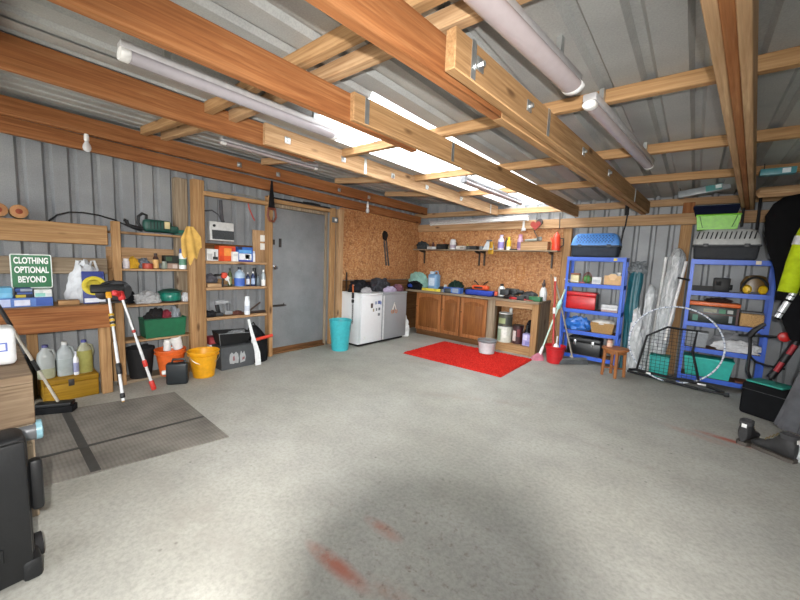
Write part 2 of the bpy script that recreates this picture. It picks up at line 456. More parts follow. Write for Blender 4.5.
# door
d = thing('door_1', 'plain grey door with knob and bolt beside the shelves', 'door', (-.075, -2.92, 0)); d['kind'] = 'structure'
DG = sheetmetal('door_paint', '#74777a', '#828588', '#909294', .6)
obj('door_leaf', B().bx(-.02, .02, -.455, .455, .03, 2.03, bev=.003), DG, d)
obj('frame', B().bx(-.03, .035, .457, .50, 0, 2.08, bev=.003).bx(-.03, .035, -.50, -.457, 0, 2.08, bev=.003).bx(-.03, .035, -.457, .457, 2.035, 2.08, bev=.003), W_GREY[2], d)
obj('sill', B().bx(-.03, .06, -.456, .456, 0, .028, bev=.004), W_DARK[1], d)
obj('knob', B().lathe([(.026, 0), (.026, .006), (.009, .01), (.009, .03), (.024, .035), (.029, .05), (.02, .062), (.0, .064)], n=20, M=Matrix.Rotation(PI/2, 3, 'Y')), CHROME, d, loc=(.021, -.40, 1.22))
k = B().bx(.021, .03, -.42, -.24, .67, .70).cyl((.036, -.43, .685), (.036, -.22, .685), .008).cyl((.036, -.26, .685), (.036, -.26, .72), .006)
obj('bolt', k, IRON, d)
k = B().bx(.021, .026, -.43, -.39, 1.53, 1.60).bx(.021, .026, -.33, -.29, 1.50, 1.62)
obj('bracket', k, IRON, d)
obj('grime_board', B().bx(.0205, .028, -.45, .45, .03, .085, bev=.002), W_DARK[1], d)
beam('door_head', 'weathered rail above the grey door', (-.03, -3.40, 2.085), (-.03, -2.40, 2.085), .06, .05, W_TAN[0], cat='wall beam')

# ------------------------------------------------------------------ roof lights and bulbs
TUBE = plas('#d9d6d6', .25, 0, .03)
FIT = plas('#a9a7a8', .4, .1)
FITW = plas('#dddcda', .4)
def batten(label, p0, p1, diffuser=True, rad=.044, drop=.0, mcol=None, lens=None):
    p0, p1 = Vector(p0), Vector(p1); X = (p1-p0).normalized(); L = (p1-p0).length
    t = thing('tube_light', label, 'light fitting', p0, group='fluorescent light fittings')
    Yv = Vector((0, 0, 1)).cross(X).normalized(); Z = X.cross(Yv)
    t.matrix_world = Matrix.Translation(p0) @ Matrix((X, Yv, Z)).transposed().to_4x4()
    obj('housing', B().box((L/2, 0, .025), (L, .07, .04), bev=.008), mcol or FIT, t)
    MM = Matrix.Rotation(PI/2, 3, 'Y')
    if diffuser:
        for fx in (.2, L-.2):
            hb = roofz(p0.x)-p0.z-.004
            obj('mounting_bracket', B().bx(fx-.015, fx+.015, -.012, .012, .046, hb), GALV, t)
        obj('diffuser', B().lathe([(rad, .02), (rad, L-.02)], (0, 0, -.012), 24, sy=1.0, sx=.62, M=MM), lens or plas('#a59a9b', .22, 0, .04), t)
        for s in (.0, L-.045): obj('end_cap', B().lathe([(rad*.97, 0), (rad*1.06, .008), (rad*1.06, .037), (rad*.9, .045)], (s, 0, -.012), 24, sx=.62, M=MM), mcol or FITW, t)
    else:
        obj('lamp_tube', B().cyl((.03, 0, -.022), (L-.03, 0, -.022), .014), plas('#f0f0ee', .2, 0, .01), t)
        for s in (0, L-.03): obj('end_cap', B().bx(s, s+.03, -.02, .02, -.045, .01, bev=.004), FITW, t)
        obj('reflector', B().prism([(-.075, -.03), (-.035, .009), (.035, .009), (.075, -.03), (.072, -.031), (.033, .005), (-.033, .005), (-.072, -.031)], 0, .02, L-.02), mcol or FITW, t)
    return t
batten('long closed light fitting at the left, between two orange rafters', (2.21, -5.47, 2.305), (2.21, -4.15, 2.305), lens=plas('#a29da2', .22, 0, .04))
batten('thick closed light fitting cut by the top edge of the picture', (3.725, -5.37, 2.25), (3.867, -4.04, 2.25), rad=.047)
batten('slim clear light fitting hanging right of the middle rafters', (3.886, -3.83, 2.25), (4.026, -2.31, 2.25), rad=.034)
batten('light fitting silhouetted against the far end of the skylight', (2.324, -2.44, 2.302), (2.342, -.78, 2.302), rad=.038, mcol=plas('#77777a', .4))
batten('white open tube light mounted along the back wall above the shelf', (.30, -.14, 2.145), (2.24, -.14, 2.165), diffuser=False)
batten('grey light fitting mostly hidden above the first left rafter', (.95, -4.45, 2.40), (.95, -3.38, 2.40), rad=.022)

def bulb(label, x, y, z):
    t = thing('light_bulb', label, 'light bulb', (x, y, z), group='bare hanging bulbs')
    obj('socket', B().lathe([(.006, .12), (.006, .085), (.016, .08), (.019, .055), (.019, .025), (.014, .02)], n=16), WHITEP, t)
    m_, nt_, b_ = newmat('bulb_glass'); b_.inputs['Base Color'].default_value = (.92, .93, .95, 1); b_.inputs['Roughness'].default_value = .08; b_.inputs['Transmission Weight'].default_value = .45
    obj('glass', B().lathe([(.012, .025), (.016, .01), (.029, -.02), (.032, -.04), (.026, -.062), (.012, -.073), (0, -.075)], n=20), m_, t)
bulb('bare bulb hanging from the left rafter above the logs', .09, -5.255, 2.31)
bulb('bare bulb hanging above the white fridge', .09, -1.69, 2.23)
# ------------------------------------------------------------------ small generic makers
def bottle(name, label, cat, x, y, z, h, r, body, cap, lab=None, neck=.35, group=None, sy=1., rough=.3, handle=False, lz=(.2, .6)):
    t = thing(name, label, cat, (x, y, z), group=group)
    sh = h*.62
    obj('body', B().lathe([(r*.9, 0), (r, .012), (r, sh), (r*.85, sh+h*.09), (r*neck, sh+h*.2), (r*neck, h*.88)], n=24, sy=sy), plas(body, rough) if isinstance(body, str) else body, t)
    obj('cap', B().lathe([(r*neck*1.15, h*.87), (r*neck*1.15, h*.985), (r*neck, h)], n=18, sy=sy), plas(cap, .4), t)
    if lab: obj('paper_label', B().lathe([(r*1.012, sh*lz[0]), (r*1.012, sh*lz[1]*1.4)], n=24, sy=sy, cap0=False, cap1=False), plas(lab, .6), t)
    return t
def can(name, label, cat, x, y, z, h, r, body, capc, lab=None, group=None, rot=(0, 0, 0)):
    t = thing(name, label, cat, (x, y, z), rot, group)
    obj('body', B().lathe([(r*.96, 0), (r, .006), (r, h*.74), (r*.8, h*.79)], n=24), plas(body, .35), t)
    obj('cap', B().lathe([(r*.82, h*.78), (r*.82, h*.97), (r*.72, h)], n=24), plas(capc, .4), t)
    if lab: obj('printed_band', B().lathe([(r*1.01, h*.2), (r*1.01, h*.5)], n=24, cap0=False, cap1=False), plas(lab, .5), t)
    return t
def carton(name, label, cat, x, y, z, d, body, face=None, faces=(), ax=0, rz=0., group=None):
    """box with printed panels on its +X (ax=0) or -Y (ax=1) side; faces = (u0,u1,v0,v1,colour) in fractions"""
    t = thing(name, label, cat, (x, y, z), (0, 0, rz), group)
    obj('carton_body', B().bx(-d[0]/2, d[0]/2, -d[1]/2, d[1]/2, 0, d[2], bev=.003, seg=1), plas(body, .6) if isinstance(body, str) else body, t)
    for u0, u1, v0, v1, c in faces:
        if ax == 0: q = B().bx(d[0]/2+.0003, d[0]/2+.0015, (u0-.5)*d[1], (u1-.5)*d[1], v0*d[2], v1*d[2])
        else: q = B().bx((u0-.5)*d[0], (u1-.5)*d[0], -d[1]/2-.0015, -d[1]/2-.0003, v0*d[2], v1*d[2])
        obj('printed_panel', q, plas(c, .6), t)
    return t
def bucket(name, label, x, y, z, h, rt, rb, col, rim=.008, handle='side', mcol=None, rz=0.):
    t = thing(name, label, 'bucket', (x, y, z), (0, 0, rz))
    M_ = plas(col, .4)
    obj('tub', B().shell([(rb, 0), (rb+(rt-rb)*.5, h*.5), (rt, h-.012), (rt+rim, h-.01), (rt+rim, h)], n=40, th=.005), M_, t)
    obj('rim_band', B().lathe([(rb+(rt-rb)*.84+.002, h*.82), (rt*.99+rim*.8, h*.835), (rt+rim*.9, h*.86), (rt+.001, h*.875)], n=40, cap0=False, cap1=False), M_, t)
    if handle:
        pts = [Vector((0, -rt-.006, h*.9))]
        for i in range(1, 12):
            a = PI*i/12
            if handle == 'side': pts.append(Vector((rt*.55*math.sin(a)+.018, -math.cos(a)*(rt+.012), h*.9-math.sin(a)*rt*.75)))
            else: pts.append(Vector((0, -math.cos(a)*(rt+.006), h*.9+math.sin(a)*rt*.9)))
        pts.append(Vector((0, rt+.006, h*.9)))
        if handle == 'side': pts = [p+Vector((.012, 0, 0)) for p in pts]
        obj('handle', B().tube(pts, .003, 6), mcol or GALV, t)
    return t
def fabric(name, label, cat, x, y, z, d, m, seed, amp=.3, ridge=True, group=None, rz=0., fr=2.2):
    return solo(name, label, cat, B().blob((0, 0, 0), d, seed, amp, fr, 4, True, ridge), m, (x, y, z), rz, group)
def plank(x0, x1, y0, y1, z0, z1): return B().bx(x0, x1, y0, y1, z0, z1, bev=.003, seg=1)

# ------------------------------------------------------------------ left shelf bays
t = thing('wooden_shelving', 'rough timber shelf bay with green crate, left of the tall posts', 'shelves', (0, -4.73, 0))
for y in (-.335, .335): obj('upright', plank(-.0, .06, y-.033, y+.033, 0, 1.645 if y < 0 else 1.62), W_TAN[2], t)
for y in (-.335, .335): obj('upright', plank(-.195, -.14, y-.033, y+.033, 0, 1.3), W_TAN[2], t)
for z in (1.555, 1.185, .815, .445): obj('shelf', plank(-.20, -.001, -.37, .37, z-.02, z), W_TAN[1], t); 
for z in (1.555, 1.185, .815, .445): obj('shelf_lip', plank(.0, .03, -.30, .30, z-.022, z-.002), W_PALE[1], t)
obj('back_rail', plank(-.222, -.202, -.37, .37, 1.24, 1.40), W_PALE[1], t); obj('floor_board', plank(-.2, .03, -.30, .30, .0, .03), W_GREY[1], t)
t = thing('wooden_shelving', 'rough timber shelf bay beside the grey door holding bottles and boxes', 'shelves', (0, -3.85, 0))
obj('upright', plank(-.06, .05, .395, .45, 0, 2.16), W_TAN[2], t)
for z in (1.287, .972, .608): obj('shelf', plank(-.20, -.002, -.385, .385, z-.03, z), W_TAN[1], t); obj('shelf_lip', plank(.0, .02, -.385, .385, z-.034, z-.002), W_PALE[1], t)
obj('top_rail', plank(-.02, .04, -.385, .394, 2.03, 2.08), W_TAN[1], t)
obj('back_board', plank(-.222, -.202, -.385, .385, 1.30, 1.50), W_DARK[1], t); obj('back_board', plank(-.222, -.202, -.385, .385, .985, 1.06), W_TAN[1], t)

# workbench in the far left corner
t = thing('workbench', 'orange timber workbench with a deep front board under the green sign', 'workbench', (0, -5.9, 0))
obj('worktop', plank(-.2, .20, -.9, .745, .825, .86), W_TAN[1], t)
obj('front_board', plank(.201, .24, -.9, .745, .645, .858), W_OR[1], t)
for y in (-.3, .69): obj('leg', plank(.12, .2, y-.04, y+.04, 0, .824), W_GREY[2] if y < 0 else W_TAN[2], t)
obj('leg', plank(-.2, -.13, .2, .27, 0, .824), W_TAN[2], t)

# sign
m_sign = plas('#0d6b3c', .35)
t = thing('warning_sign', 'green sign reading CLOTHING OPTIONAL BEYOND on the left wall', 'sign', (-.046, -5.645, 1.005))
def rrect(w, h, r, n=6):
    p = []
    for cx, cz, a0 in ((w/2-r, h-r, 0), (-w/2+r, h-r, 90), (-w/2+r, r, 180), (w/2-r, r, 270)):
        for i in range(n+1):
            a = math.radians(a0+90*i/n); p.append((cx+r*math.cos(a), cz+r*math.sin(a)))
    return p
obj('white_border', B().prism(rrect(.255, .295, .014), 0, 0, .003), plas('#dfe8e2', .4), t)
obj('green_plate', B().prism([(u, v+.008) for u, v in rrect(.239, .279, .010)], 0, .003, .0038), m_sign, t)
for row, (word, z) in enumerate((('CLOTHING', .215), ('OPTIONAL', .135), ('BEYOND', .052))):
    cu = bpy.data.curves.new('lettering', 'FONT'); cu.body = word; cu.size = .066; cu.align_x = 'CENTER'; cu.extrude = .0006; cu.offset = .0022
    o = bpy.data.objects.new('lettering', cu); COL.objects.link(o)
    bpy.context.view_layer.update()
    w = o.dimensions.x
    me = bpy.data.meshes.new_from_object(o.evaluated_get(bpy.context.evaluated_depsgraph_get()))
    bpy.data.objects.remove(o)
    sx = {0: .210, 1: .210, 2: .172}[row]/w
    for v in me.vertices: v.co = Vector((.0046+v.co.z, v.co.x*sx, v.co.y*1.12))
    me.materials.clear(); me.materials.append(plas('#eef3ef', .5))
    o = bpy.data.objects.new('lettering', me); COL.objects.link(o); o.parent = t; o.location = (0, 0, z); o['label'] = 'white letters '+word

# logs on the beam, cable
for i, (y, lab) in enumerate(((-5.815, 'short round log at the picture edge on the wall beam'), (-5.70, 'short round log with red heart, right one on the wall beam'))):
    t = thing('log', lab, 'log', (-.06, y, 1.598), group='log ends on the wall beam')
    obj('trunk', B().lathe([(.053, -.09), (.055, .09)], (0, 0, .056), 24, M=Matrix.Rotation(PI/2, 3, 'Y')), W_TAN[0], t)
    obj('cut_face', B().lathe([(.050, .0902), (.046, .092), (.012, .0925)], (0, 0, .056), 24, M=Matrix.Rotation(PI/2, 3, 'Y')), plas('#a97850', .8), t)
    obj('heartwood', B().lathe([(.022, .0926), (.020, .094)], (0, 0, .056), 16, M=Matrix.Rotation(PI/2, 3, 'Y')), plas('#8a3f28', .8), t)
pts = [(-.05, -5.52, 1.60), (-.06, -5.46, 1.66), (-.07, -5.38, 1.695), (-.07, -5.28, 1.705), (-.07, -5.17, 1.695), (-.07, -5.05, 1.665), (-.08, -4.97, 1.63), (-.08, -4.90, 1.60), (-.07, -4.82, 1.575)]
solo('black_cable', 'stiff black cable arching from wall beam to hedge trimmer', 'cable', B().tube(pts, .007, 8), BLACKR)

# ---- things on the workbench
carton('flat_box', 'long blue and white box lying under smaller boxes below the sign', 'box', .02, -5.715, .861, (.22, .35, .075), '#5b7fc4', faces=[(.0, .28, .1, .9, '#b9c6e6'), (.34, .6, .15, .8, '#d8def0'), (.7, .98, .1, .95, '#3c5aa8')])
carton('small_box', 'plain light blue box at the picture edge beneath the sign', 'box', .03, -5.83, .9365, (.16, .11, .088), '#63a9d0', faces=[(.05, .95, .1, .5, '#79b8d8')])
carton('small_box', 'black and yellow box in the middle beneath the sign', 'box', .03, -5.71, .9365, (.14, .10, .05), '#23262e', faces=[(.0, .6, .05, .5, '#b5a437'), (.1, 1., .6, .9, '#3f5ba0')])
carton('small_box', 'black and blue slim box stacked on the black and yellow one', 'box', .03, -5.71, .987, (.13, .10, .028), '#2f4a86', faces=[(.3, 1, .1, .9, '#8a95a8')])
carton('small_box', 'white and mint box at the right beneath the sign', 'box', .03, -5.595, .9365, (.14, .11, .065), '#cfd5d3', faces=[(.05, .6, .1, .55, '#8cc7b8'), (.5, .95, .5, .9, '#e8e8e4')])
solo('wood_offcut', 'small wood block on the bench right of the boxes', 'block', B().box((0, 0, .021), (.1, .14, .04), bev=.004), W_TAN[1], (.1, -5.44, .861))
m_bag = cloth('#c9ccd0', .55, 90)
t = thing('plastic_bag', 'crumpled white plastic carrier bag standing on the left bench', 'bag', (-.02, -5.30, .862))
obj('bag_body', B().blob((0, 0, 0), (.17, .24, .37), 9, .34, 1.8, 4, True, True), m_bag, t)
for yy in (-.03, .06): obj('bag_handle', B().tube([(0, yy-.03, .30), (.005, yy-.01, .39), (.005, yy+.012, .395), (0, yy+.035, .30)], [.012, .008, .008, .012], 8), m_bag, t)
t = thing('boxed_pack', 'blue pack with a big yellow ring leaning before the white bag', 'pack', (.125, -5.26, .862), (0, -.15, 0))
obj('backing_card', B().box((0, 0, .15), (.03, .16, .30), bev=.004), plas('#26367c', .5), t)
obj('yellow_ring', B().lathe([(.055, .016), (.056, .026), (.075, .03), (.088, .024), (.088, .016)], (0, 0, .165), 36, M=Matrix.Rotation(PI/2, 3, 'Y')), plas('#c7b422', .5), t)
obj('printed_band', B().box((.0155, 0, .03), (.002, .15, .04)), plas('#d5d9e2', .5), t)
t = thing('circular_saw', 'black circular saw with grey disc guard at the bench end', 'power saw', (.12, -5.075, .862))
MX = Matrix.Rotation(PI/2, 3, 'Y')
obj('base_plate', B().box((-.0, -.06, .008), (.12, .20, .014), bev=.003), IRON, t)
obj('guard_disc', B().lathe([(.092, -.02), (.098, -.01), (.098, .015), (.088, .022), (.0, .024)], (0, 0, .112), 36, M=MX), plas('#2f3134', .5), t)
obj('red_hub', B().lathe([(.045, .0245), (.04, .035), (.0, .04)], (0, -.02, .112), 24, M=MX), plas('#b3262c', .5), t)
obj('motor', B().lathe([(.05, -.05), (.055, -.03), (.055, .02), (.04, .03)], (0, -.13, .09), 24, M=MX), plas('#2a2324', .5), t)
obj('grip', B().tube([(0, -.15, .13), (0, -.12, .185), (0, -.04, .205), (0, .03, .17)], .014, 10), BLACKP, t)

# telescopic poles leaning on the bench
def tpole(label, p0, p1, segs, head):
    p0, p1 = Vector(p0), Vector(p1); L = (p1-p0).length
    q = (p1-p0).to_track_quat('Z', 'Y')
    t = thing('telescopic_pole', label, 'pole', p0, group='telescopic poles leaning on the bench'); t.rotation_mode = 'QUATERNION'; t.rotation_quaternion = q
    obj('pole_tube', B().cyl((0, 0, .01), (0, 0, L*.55), .0125).cyl((0, 0, L*.55), (0, 0, L), .0105), plas('#d9dadc', .3), t)
    for a, c, r, col in segs: obj('collar', B().lathe([(r*.8, a*L), (r, a*L+.008), (r, c*L-.008), (r*.8, c*L)], n=16), plas(col, .45), t)
    head(t, L)
    return t
def h1(t, L):
    obj('squeegee_bar', B().box((0, 0, L+.05), (.25, .05, .075), bev=.01), BLACKP, t)
    obj('yellow_socket', B().box((.0, 0, L-.015), (.04, .04, .06), bev=.006), plas('#d79a1e', .4), t)
tpole('white pole with yellow and black collars and black squeegee head', (.58, -5.175, .012), (.235, -5.18, .96), [(.0, .035, .012, '#b98d3c'), (.035, .08, .019, '#1d1d1f'), (.25, .35, .021, '#1d1d1f'), (.69, .71, .021, '#d0a52a'), (.715, .735, .022, '#2b2722'), (.74, .76, .021, '#d0a52a'), (.765, .785, .022, '#2b2722'), (.79, .81, .021, '#d0a52a')], h1)
def h2(t, L):
    obj('red_head', B().box((.0, 0, L+.01), (.05, .05, .09), bev=.014).box((.05, 0, L+.035), (.09, .04, .05), rot=(0, -.25, 0), bev=.012), plas('#c22a2c', .4), t)
tpole('white pole with red joints and flared red foot', (.42, -4.895, .012), (.245, -5.085, .93), [(.0, .10, .022, '#c83228'), (.255, .325, .019, '#c83228'), (.62, .65, .016, '#a8322c')], h2)

# chest and jugs under the bench
t = thing('wooden_chest', 'mustard yellow wooden chest with a catch, under the left bench', 'chest', (.015, -5.455, 0))
obj('chest_body', B().bx(-.15, .15, -.185, .185, 0, .155, bev=.004), W_YEL[1], t)
obj('lid', B().bx(-.153, .153, -.188, .188, .158, .205, bev=.005), W_YEL[1], t)
obj('catch', B().bx(.154, .162, -.025, .015, .13, .19, bev=.002), IRON, t)
def jugmat(name, hexc):
    m, nt, b_ = newmat(name)
    v = coords(nt); n = noi(nt, v, 8, 4); c = lin(hexc)
    nt.links.new(ramp(nt, n, [(.3, tuple(x*.88 for x in c[:3])+(1,)), (.7, c)]), b_.inputs['Base Color'])
    b_.inputs['Roughness'].default_value = .3; b_.inputs['Transmission Weight'].default_value = .25
    return m
def jug(label, x, y, z, h, body, liquid, capc, lvl, hand=True):
    t = thing('plastic_jug', label, 'jug', (x, y, z), group='plastic jugs on the yellow chest')
    r = .058; s = .8
    def sec(z_, k): return (z_, 0, 0, r*k*s, r*k)
    obj('jug_body', B().loft([sec(0, .94), sec(.01, 1), sec(h*.62, 1), sec(h*.74, .88), sec(h*.86, .42), sec(h*.92, .36)], 32), jugmat('jug_'+body, '#'+body), t)
    obj('liquid', B().loft([sec(.004, .965), sec(.012, 1.012), sec(h*lvl, 1.012)], 32), plas('#'+liquid, .35), t)
    obj('cap', B().lathe([(.021, h*.92), (.021, h*.985), (.018, h)], n=18), plas('#'+capc, .4), t)
    if hand: obj('handle', B().tube([(.01, r*.3, h*.86), (.012, r*.85, h*.83), (.012, r*1.08, h*.66), (.01, r*.9, h*.5)], .009, 8), jugmat('jugh_'+body, '#'+body), t)
    return t
jug('cloudy jug with blue cap, nearest the picture edge on the chest', .05, -5.605, .206, .30, 'b9bfbd', 'a3a58a', '4a4a86', .30)
jug('clear jug with white top and grey label, middle of the chest', .05, -5.48, .206, .31, 'bcc4c6', '9ea6a6', 'e3e5e4', .5)
jug('jug of yellow liquid with blue cap, right end of chest', .05, -5.345, .206, .31, 'b5b69a', '9d9b58', '4b4f9c', .68)
bottle('spray_bottle', 'slim white bottle between the clear and yellow jugs', 'bottle', .10, -5.413, .206, .22, .02, '#dcdde2', '#b9bac6', '#8f93b5')
solo('dark_bottle', 'dark round container tucked left of the jugs', 'container', B().lathe([(.05, 0), (.06, .02), (.06, .30), (.045, .36), (.02, .38), (.02, .42)], n=24), BLACKP, (-.05, -5.72, 0))

# ---- shelf bay with the green crate, top shelf down
t = thing('hedge_trimmer', 'dark green electric hedge trimmer lying on the top shelf', 'hedge trimmer', (-.09, -4.70, 1.556))
GT = plas('#1f4a40', .45)
obj('motor_body', B().box((0, .02, .085), (.10, .26, .13), bev=.035, seg=4).box((0, .16, .06), (.08, .12, .08), bev=.02), GT, t)
for i in range(5): obj('vent_rib', B().box((.048, -.05+i*.03, .09), (.01, .008, .08), bev=.002), BLACKP, t)
obj('rear_handle', B().tube([(0, -.10, .05), (0, -.16, .05), (0, -.235, .07), (0, -.25, .12)], .019, 10).tube([(0, -.25, .115), (0, -.27, .12)], .016), BLACKP, t)
obj('front_loop', B().tube([(.0, -.11, .03), (.0, -.15, .10), (.0, -.145, .17), (.0, -.11, .205), (.0, -.075, .19), (.0, -.08, .13)], .014, 10), BLACKP, t)
obj('blade', B().box((0, .235, .012), (.06, .11, .012), bev=.002), plas('#3b6e63', .5), t)
obj('cover', B().box((0, .21, .045), (.06, .14, .04), bev=.01), plas('#2e6f5f', .5), t)
obj('cream_sticker', B().box((.052, .10, .10), (.004, .05, .075), bev=.001), plas('#c9b98b', .6), t)
can('cup', 'small white cup at the left end of the bottle shelf', 'cup', -.04, -4.975, 1.186, .10, .028, '#dcd6da', '#e8e4e4')
fabric('yellow_cloth', 'yellow duster bundled beside the white cup', 'cloth', -.08, -4.91, 1.1855, (.09, .10, .115), cloth('#d0a233'), 3)
fabric('grey_cloth', 'grey rag heaped beside the red roll', 'cloth', -.1, -4.815, 1.1855, (.10, .11, .11), cloth('#6b7078'), 5)
solo('tape_roll', 'dull red roll of tape lying on the bottle shelf', 'tape', B().lathe([(.022, 0), (.046, 0), (.048, .006), (.048, .05), (.046, .055), (.022, .055)], n=28), plas('#a8402f', .5), (-.04, -4.79, 1.186))
bottle('brown_bottle', 'brown bottle with a cream label on the upper shelf', 'bottle', -.05, -4.715, 1.186, .165, .028, '#3a1e12', '#241510', '#d3a76a', neck=.5, lz=(.05, .68))
can('small_tin', 'low grey green tin beside the brown bottle', 'tin', -.05, -4.635, 1.186, .08, .028, '#7d8579', '#8f968c')
carton('black_box', 'black box with green print lifted on a small carton', 'box', -.10, -4.56, 1.247, (.10, .14, .085), '#1c211d', faces=[(.1, .5, .3, .8, '#35533a')])
carton('small_carton', 'pinkish small carton under the black box', 'box', -.09, -4.555, 1.186, (.08, .1, .06), '#a08678', faces=[(.5, .95, .1, .8, '#c8b7ae')])
can('spray_can', 'white aerosol can with a big blue cap by the yellow cloth', 'spray can', -.03, -4.46, 1.186, .225, .037, '#dfe3e6', '#2d4c8e', '#4f7f6a')
t = thing('yellow_cloth', 'yellow chamois cloth hanging on the post between the bays', 'cloth', (.062, -4.415, 1.26))
q = B(); nu, nv = 22, 26; gr = []
for j in range(nv):
    f = j/(nv-1); row = []
    half = .035+.065*min(1, (1-f)*2.2)*(1 if f > .25 else 1)
    for i in range(nu):
        u = i/(nu-1)*2-1
        dropz = .13*abs(u+.15)**1.4+.03*math.sin(u*9)
        z = .40*f+(1-f)*dropz*1.0
        x = .014+.012*math.sin(u*7+f*2)*(1-f*.6)
        row.append((x, u*half+.015*(1-f), z))
    gr.append(row)
F_ = [[q.bm.verts.new(p) for p in r] for r in gr]; K_ = [[q.bm.verts.new((p[0]-.006, p[1], p[2])) for p in r] for r in gr]
for j in range(nv-1):
    for i in range(nu-1):
        q.bm.faces.new((F_[j][i], F_[j][i+1], F_[j+1][i+1], F_[j+1][i])); q.bm.faces.new((K_[j][i], K_[j+1][i], K_[j+1][i+1], K_[j][i+1]))
for A_, C_ in [([r[0] for r in F_], [r[0] for r in K_]), ([r[-1] for r in F_], [r[-1] for r in K_]), (F_[0], K_[0]), (F_[-1], K_[-1])]:
    for i in range(len(A_)-1): q.bm.faces.new((A_[i], A_[i+1], C_[i+1], C_[i]))
obj('drape', q, cloth('#cfa75a'), t)
fabric('plastic_bag', 'grey white plastic bag bundled on the third shelf', 'bag', -.09, -4.79, .8155, (.16, .24, .12), cloth('#b2b3b5', .5, 60), 11, .32)
solo('black_bag', 'black cloth heap behind the grey plastic bag', 'cloth', B().blob((0, 0, 0), (.09, .13, .15), 17, .3, ridge=True), cloth('#1b1c20'), (-.13, -4.955, .8155))
t = thing('cooking_pot', 'teal green rounded pot with dark lid on the third shelf', 'pot', (-.09, -4.575, .8155))
obj('pot_body', B().lathe([(.075, 0), (.10, .02), (.108, .06), (.10, .10), (.092, .11)], n=36), plas('#12705f', .3), t)
obj('lid', B().lathe([(.104, .11), (.106, .122), (.07, .142), (.02, .15)], n=36), plas('#1d4a40', .4), t)
obj('foot_ring', B().lathe([(.078, -.0), (.102, .012), (.1, .022)], n=36, cap0=False, cap1=False), BLACKP, t)
for s in (-1, 1): obj('ear_handle', B().tube([(0, s*.088, .10), (0, s*.118, .115), (0, s*.12, .12), (.02, s*.088, .11)], .007), plas('#1d4a40', .4), t)
fabric('white_cloth', 'white cloth bundle right of the teal pot', 'cloth', -.06, -4.43, .8155, (.1, .08, .1), cloth('#cfcfd2'), 21)
t = thing('storage_crate', 'open green plastic crate full of odds and ends', 'crate', (-.085, -4.655, .4455))
obj('crate_body', B().crate((0, 0, 0), (.21, .40, .20), .006, .93), plas('#12613f', .5), t)
obj('rim', B().tube([(-.105, -.2, .2), (.105, -.2, .2), (.105, .2, .2), (-.105, .2, .2)], .007, 6, closed=True), plas('#0f5236', .5), t)
fabric('dark_cloth', 'dark heap sticking out of the left of the green crate', 'cloth', -.09, -4.73, .58, (.15, .17, .165), cloth('#2c2a2b'), 31)
fabric('maroon_glove', 'maroon glove lying on top of the green crate', 'glove', -.05, -4.63, .62, (.09, .09, .11), cloth('#7d2f3a'), 33)
fabric('grey_bag', 'pale grey plastic at the right end of the green crate', 'bag', -.09, -4.535, .58, (.14, .11, .17), cloth('#8f949b', .5), 35)
# floor of the bay
t = thing('rubber_tub', 'black rubber tub under the green crate', 'tub', (-.05, -4.885, .031))
obj('tub_shell', B().shell([(.095, 0), (.125, .30), (.13, .302), (.13, .32)], n=36, th=.006), BLACKR, t)
for s in (-1, 1): obj('handle', B().tube([(0, s*.05-.03, .32), (.0, s*.05-.02, .345), (0, s*.05+.02, .345), (0, s*.05+.03, .32)], .008), BLACKR, t)
bucket('plastic_bucket', 'orange bucket holding a white cup and jug', .06, -4.635, .031, .285, .142, .10, '#d8642a', handle=None)
can('white_cup', 'white cup poking out of the orange bucket', 'cup', .06, -4.665, .30, .12, .036, '#dededc', '#e6e6e4')
t = thing('measuring_jug', 'white jug tilted in the orange bucket', 'jug', (.06, -4.555, .305), (.25, 0, 0))
obj('jug_shell', B().shell([(.045, 0), (.055, .10), (.06, .12)], n=28, th=.004), WHITEP, t)
obj('handle', B().tube([(.0, -.05, .10), (.0, -.09, .10), (0, -.095, .05), (0, -.05, .03)], .008), WHITEP, t)
t = thing('jerry_can', 'small black jerrycan with a white cap on the floor', 'jerrycan', (.355, -4.665, 0), (0, 0, -.5))
obj('can_body', B().box((0, 0, .115), (.09, .20, .23), bev=.025, seg=3), plas('#1c2226', .45), t)
obj('grip', B().tube([(0, -.05, .22), (0, -.04, .262), (0, .06, .262), (0, .08, .22)], .012, 8), plas('#1c2226', .45), t)
obj('cap', B().cyl((0, -.10, .13), (0, -.135, .125), .024), WHITEP, t)
bucket('plastic_bucket', 'yellow bucket with a thick rim on the floor before the posts', .27, -4.375, 0, .295, .148, .105, '#d99a17', rim=.014)

# ---- shelf bay beside the door
t = thing('wall_heater', 'white wall unit with a dark vent panel in the door side bay', 'wall unit', (-.11, -4.005, 1.53), (0, -.06, 0))
obj('case', B().bx(-.04, .05, -.145, .145, 0, .225, bev=.008), plas('#c6c6c4', .45), t)
obj('vent_panel', B().bx(.0505, .054, -.12, .14, .015, .125), plas('#3f4346', .5), t)
for i in range(7): obj('vent_slat', B().bx(.0545, .057, -.118, .138, .022+i*.0145, .027+i*.0145), plas('#2b2e30', .5), t)
obj('dial', B().cyl((.051, -.095, .175), (.062, -.095, .175), .016), BLACKP, t)
obj('wall_bracket', B().bx(-.0825, -.041, -.05, .05, .05, .2), IRON, t)
solo('strap', 'dark strap hanging above the white wall unit', 'strap', B().tube([(-.14, -3.99, 2.03), (-.14, -3.985, 1.9), (-.14, -3.975, 1.80), (-.14, -3.96, 1.762)], .022, 8).tube([(-.12, -4.2, 1.87), (-.12, -4.1, 1.89), (-.12, -4.03, 1.85), (-.12, -3.995, 1.79)], .008), cloth('#55565a'))
solo('cord', 'thin red and black cord hanging under the top rail', 'cord', B().tube([(-.02, -3.70, 2.025), (-.02, -3.69, 1.97), (-.02, -3.64, 1.86), (-.02, -3.615, 1.82)], .009), plas('#9c3a34', .5))
